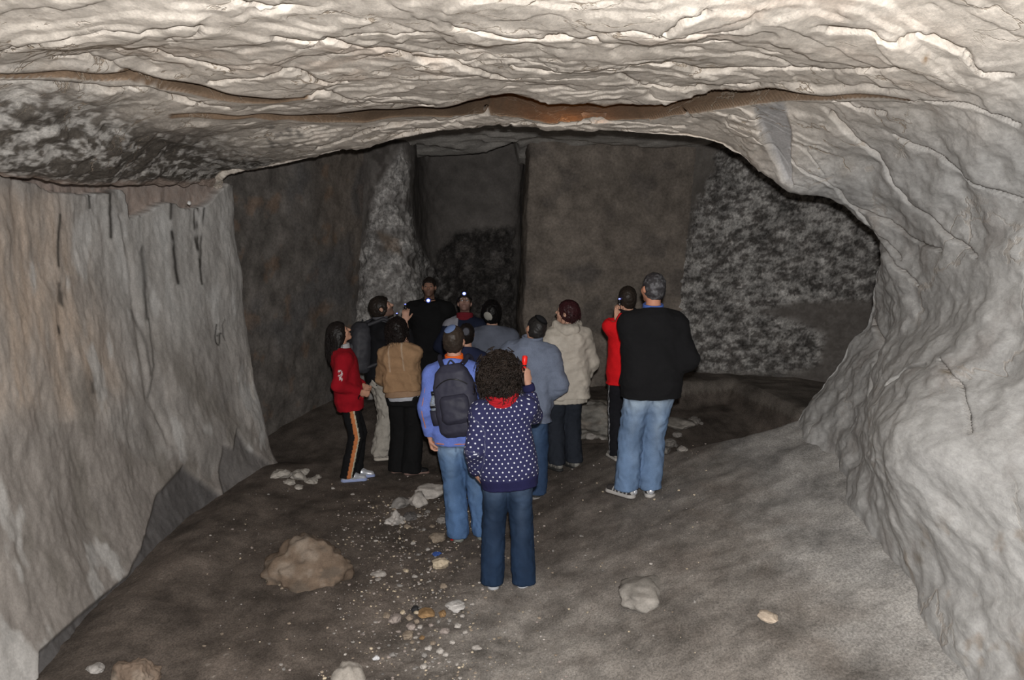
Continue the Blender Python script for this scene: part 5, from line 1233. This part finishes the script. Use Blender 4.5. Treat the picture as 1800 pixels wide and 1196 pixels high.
HEAP = [(950, 722, 20, 14), (962, 738, 24, 16), (946, 748, 22, 16), (956, 766, 32, 16), (938, 770, 22, 14), (972, 752, 20, 14), (998, 768, 16, 24), (1020, 758, 28, 14), (1040, 764, 30, 13), (1062, 764, 24, 14), (1008, 745, 18, 12), (1030, 688, 14, 8), (985, 735, 16, 12), (1082, 752, 20, 12)]
for a in HEAP:
    size = 'large pale' if a[2] >= 24 else 'tall pale' if a[3] > a[2] else 'middling pale' if a[2] >= 20 else 'small pale'
    where = 'along the near edge of the wide boulder' if a[0] > 1000 else 'behind the charcoal trouser legs' if a[0] > 968 else 'heaped between the slate and tan jackets'
    stone(*a, (0.33, 0.305, 0.28), label='%s rubble stone %s' % (size, where), group='rubble heap by the wide boulder', flat=.7)
PIT = [(1180, 778, 26, 16), (1200, 788, 20, 12), (1168, 790, 22, 14), (1232, 743, 9, 6), (1190, 764, 18, 10)]
for a in PIT: stone(*a, (0.26, 0.24, 0.22), label='%s grey stone lying on the near edge of the dark pit' % ('tiny' if a[2] < 12 else 'broad' if a[2] > 21 else 'narrow'), group='stones at the pit edge', flat=.6)

stone(337, 358, 7, 6, (0.75, 0.74, 0.72), 'tiny bright white chip on the broken plaster ledge', pos=P(337, 358, 7.3) + np.array([-0.02, 0, 0]), flat=.9)
stone(768, 972, 13, 8, (0.05, 0.10, 0.32), 'crumpled blue plastic scrap in the rubble', name='plastic_scrap', flat=.4, sharp=.5)['category'] = 'litter'
stone(795, 948, 7, 6, (0.5, 0.02, 0.02), 'small red bottle cap beside the heel of the blue-shirted man', name='bottle_cap', flat=.5, sharp=.05)['category'] = 'litter'
def twig():
    a, b = ground(818, 883), ground(838, 885); pts = cr(np.array([a, a * .6 + b * .4 + [0, .012, .01], b]) + [0, 0, .03], np.linspace(0, 2, 12)); v, f = tube(pts, np.linspace(.006, .003, 12), 6)
    o = raw_obj('twig', v, f, STONE, None, (0.42, 0.36, 0.28)); tag(o, 'thin pale twig lying between the legs in jeans', 'twig')
twig()
def gravel():
    rs = np.random.RandomState(3); vs, fs, cs = [], [], []; k = 0; v0, f0 = icos(0)
    for i in range(2600):
        if rs.rand() < .72: Y = 4.2 + 3.6 * rs.rand(); px = 730 + 75 * rs.normal() * (1.3 if Y < 5.5 else 1.0)
        else: Y = 4.0 + 4.5 * rs.rand(); px = 350 + 900 * rs.rand()
        x = (px - 900) / F * (Y + .2)
        if x < -2.4 or x > 2.0: continue
        r = 0.004 + 0.009 * rs.rand() ** 3
        z = float(floor_h(x, Y)); p0 = np.array([[x, Y, 0]]); z += float(fbm(p0 * 1.3, 3)[0] * 0.035 + fbm(p0 * 7 + 5, 4)[0] * 0.012) + r * .3
        v = v0 * r * (0.7 + 0.6 * rs.rand(12, 1)) * np.array([1, 1, .7]) + [x, Y, z]; vs.append(v); fs.append(f0 + 12 * k); k += 1
        cs.append(np.tile(np.array([[PALE, GREYS, TANC, PINK, CREAM][rs.randint(5)]]), (12, 1)) * (0.7 + 0.6 * rs.rand()))
    o = link('gravel', mesh_np('gravel', np.concatenate(vs), np.concatenate(fs), False, np.concatenate(cs)), STONE)
    tag(o, 'fine pale gravel strewn over the brown cave floor', 'gravel', kind='stuff')
gravel()
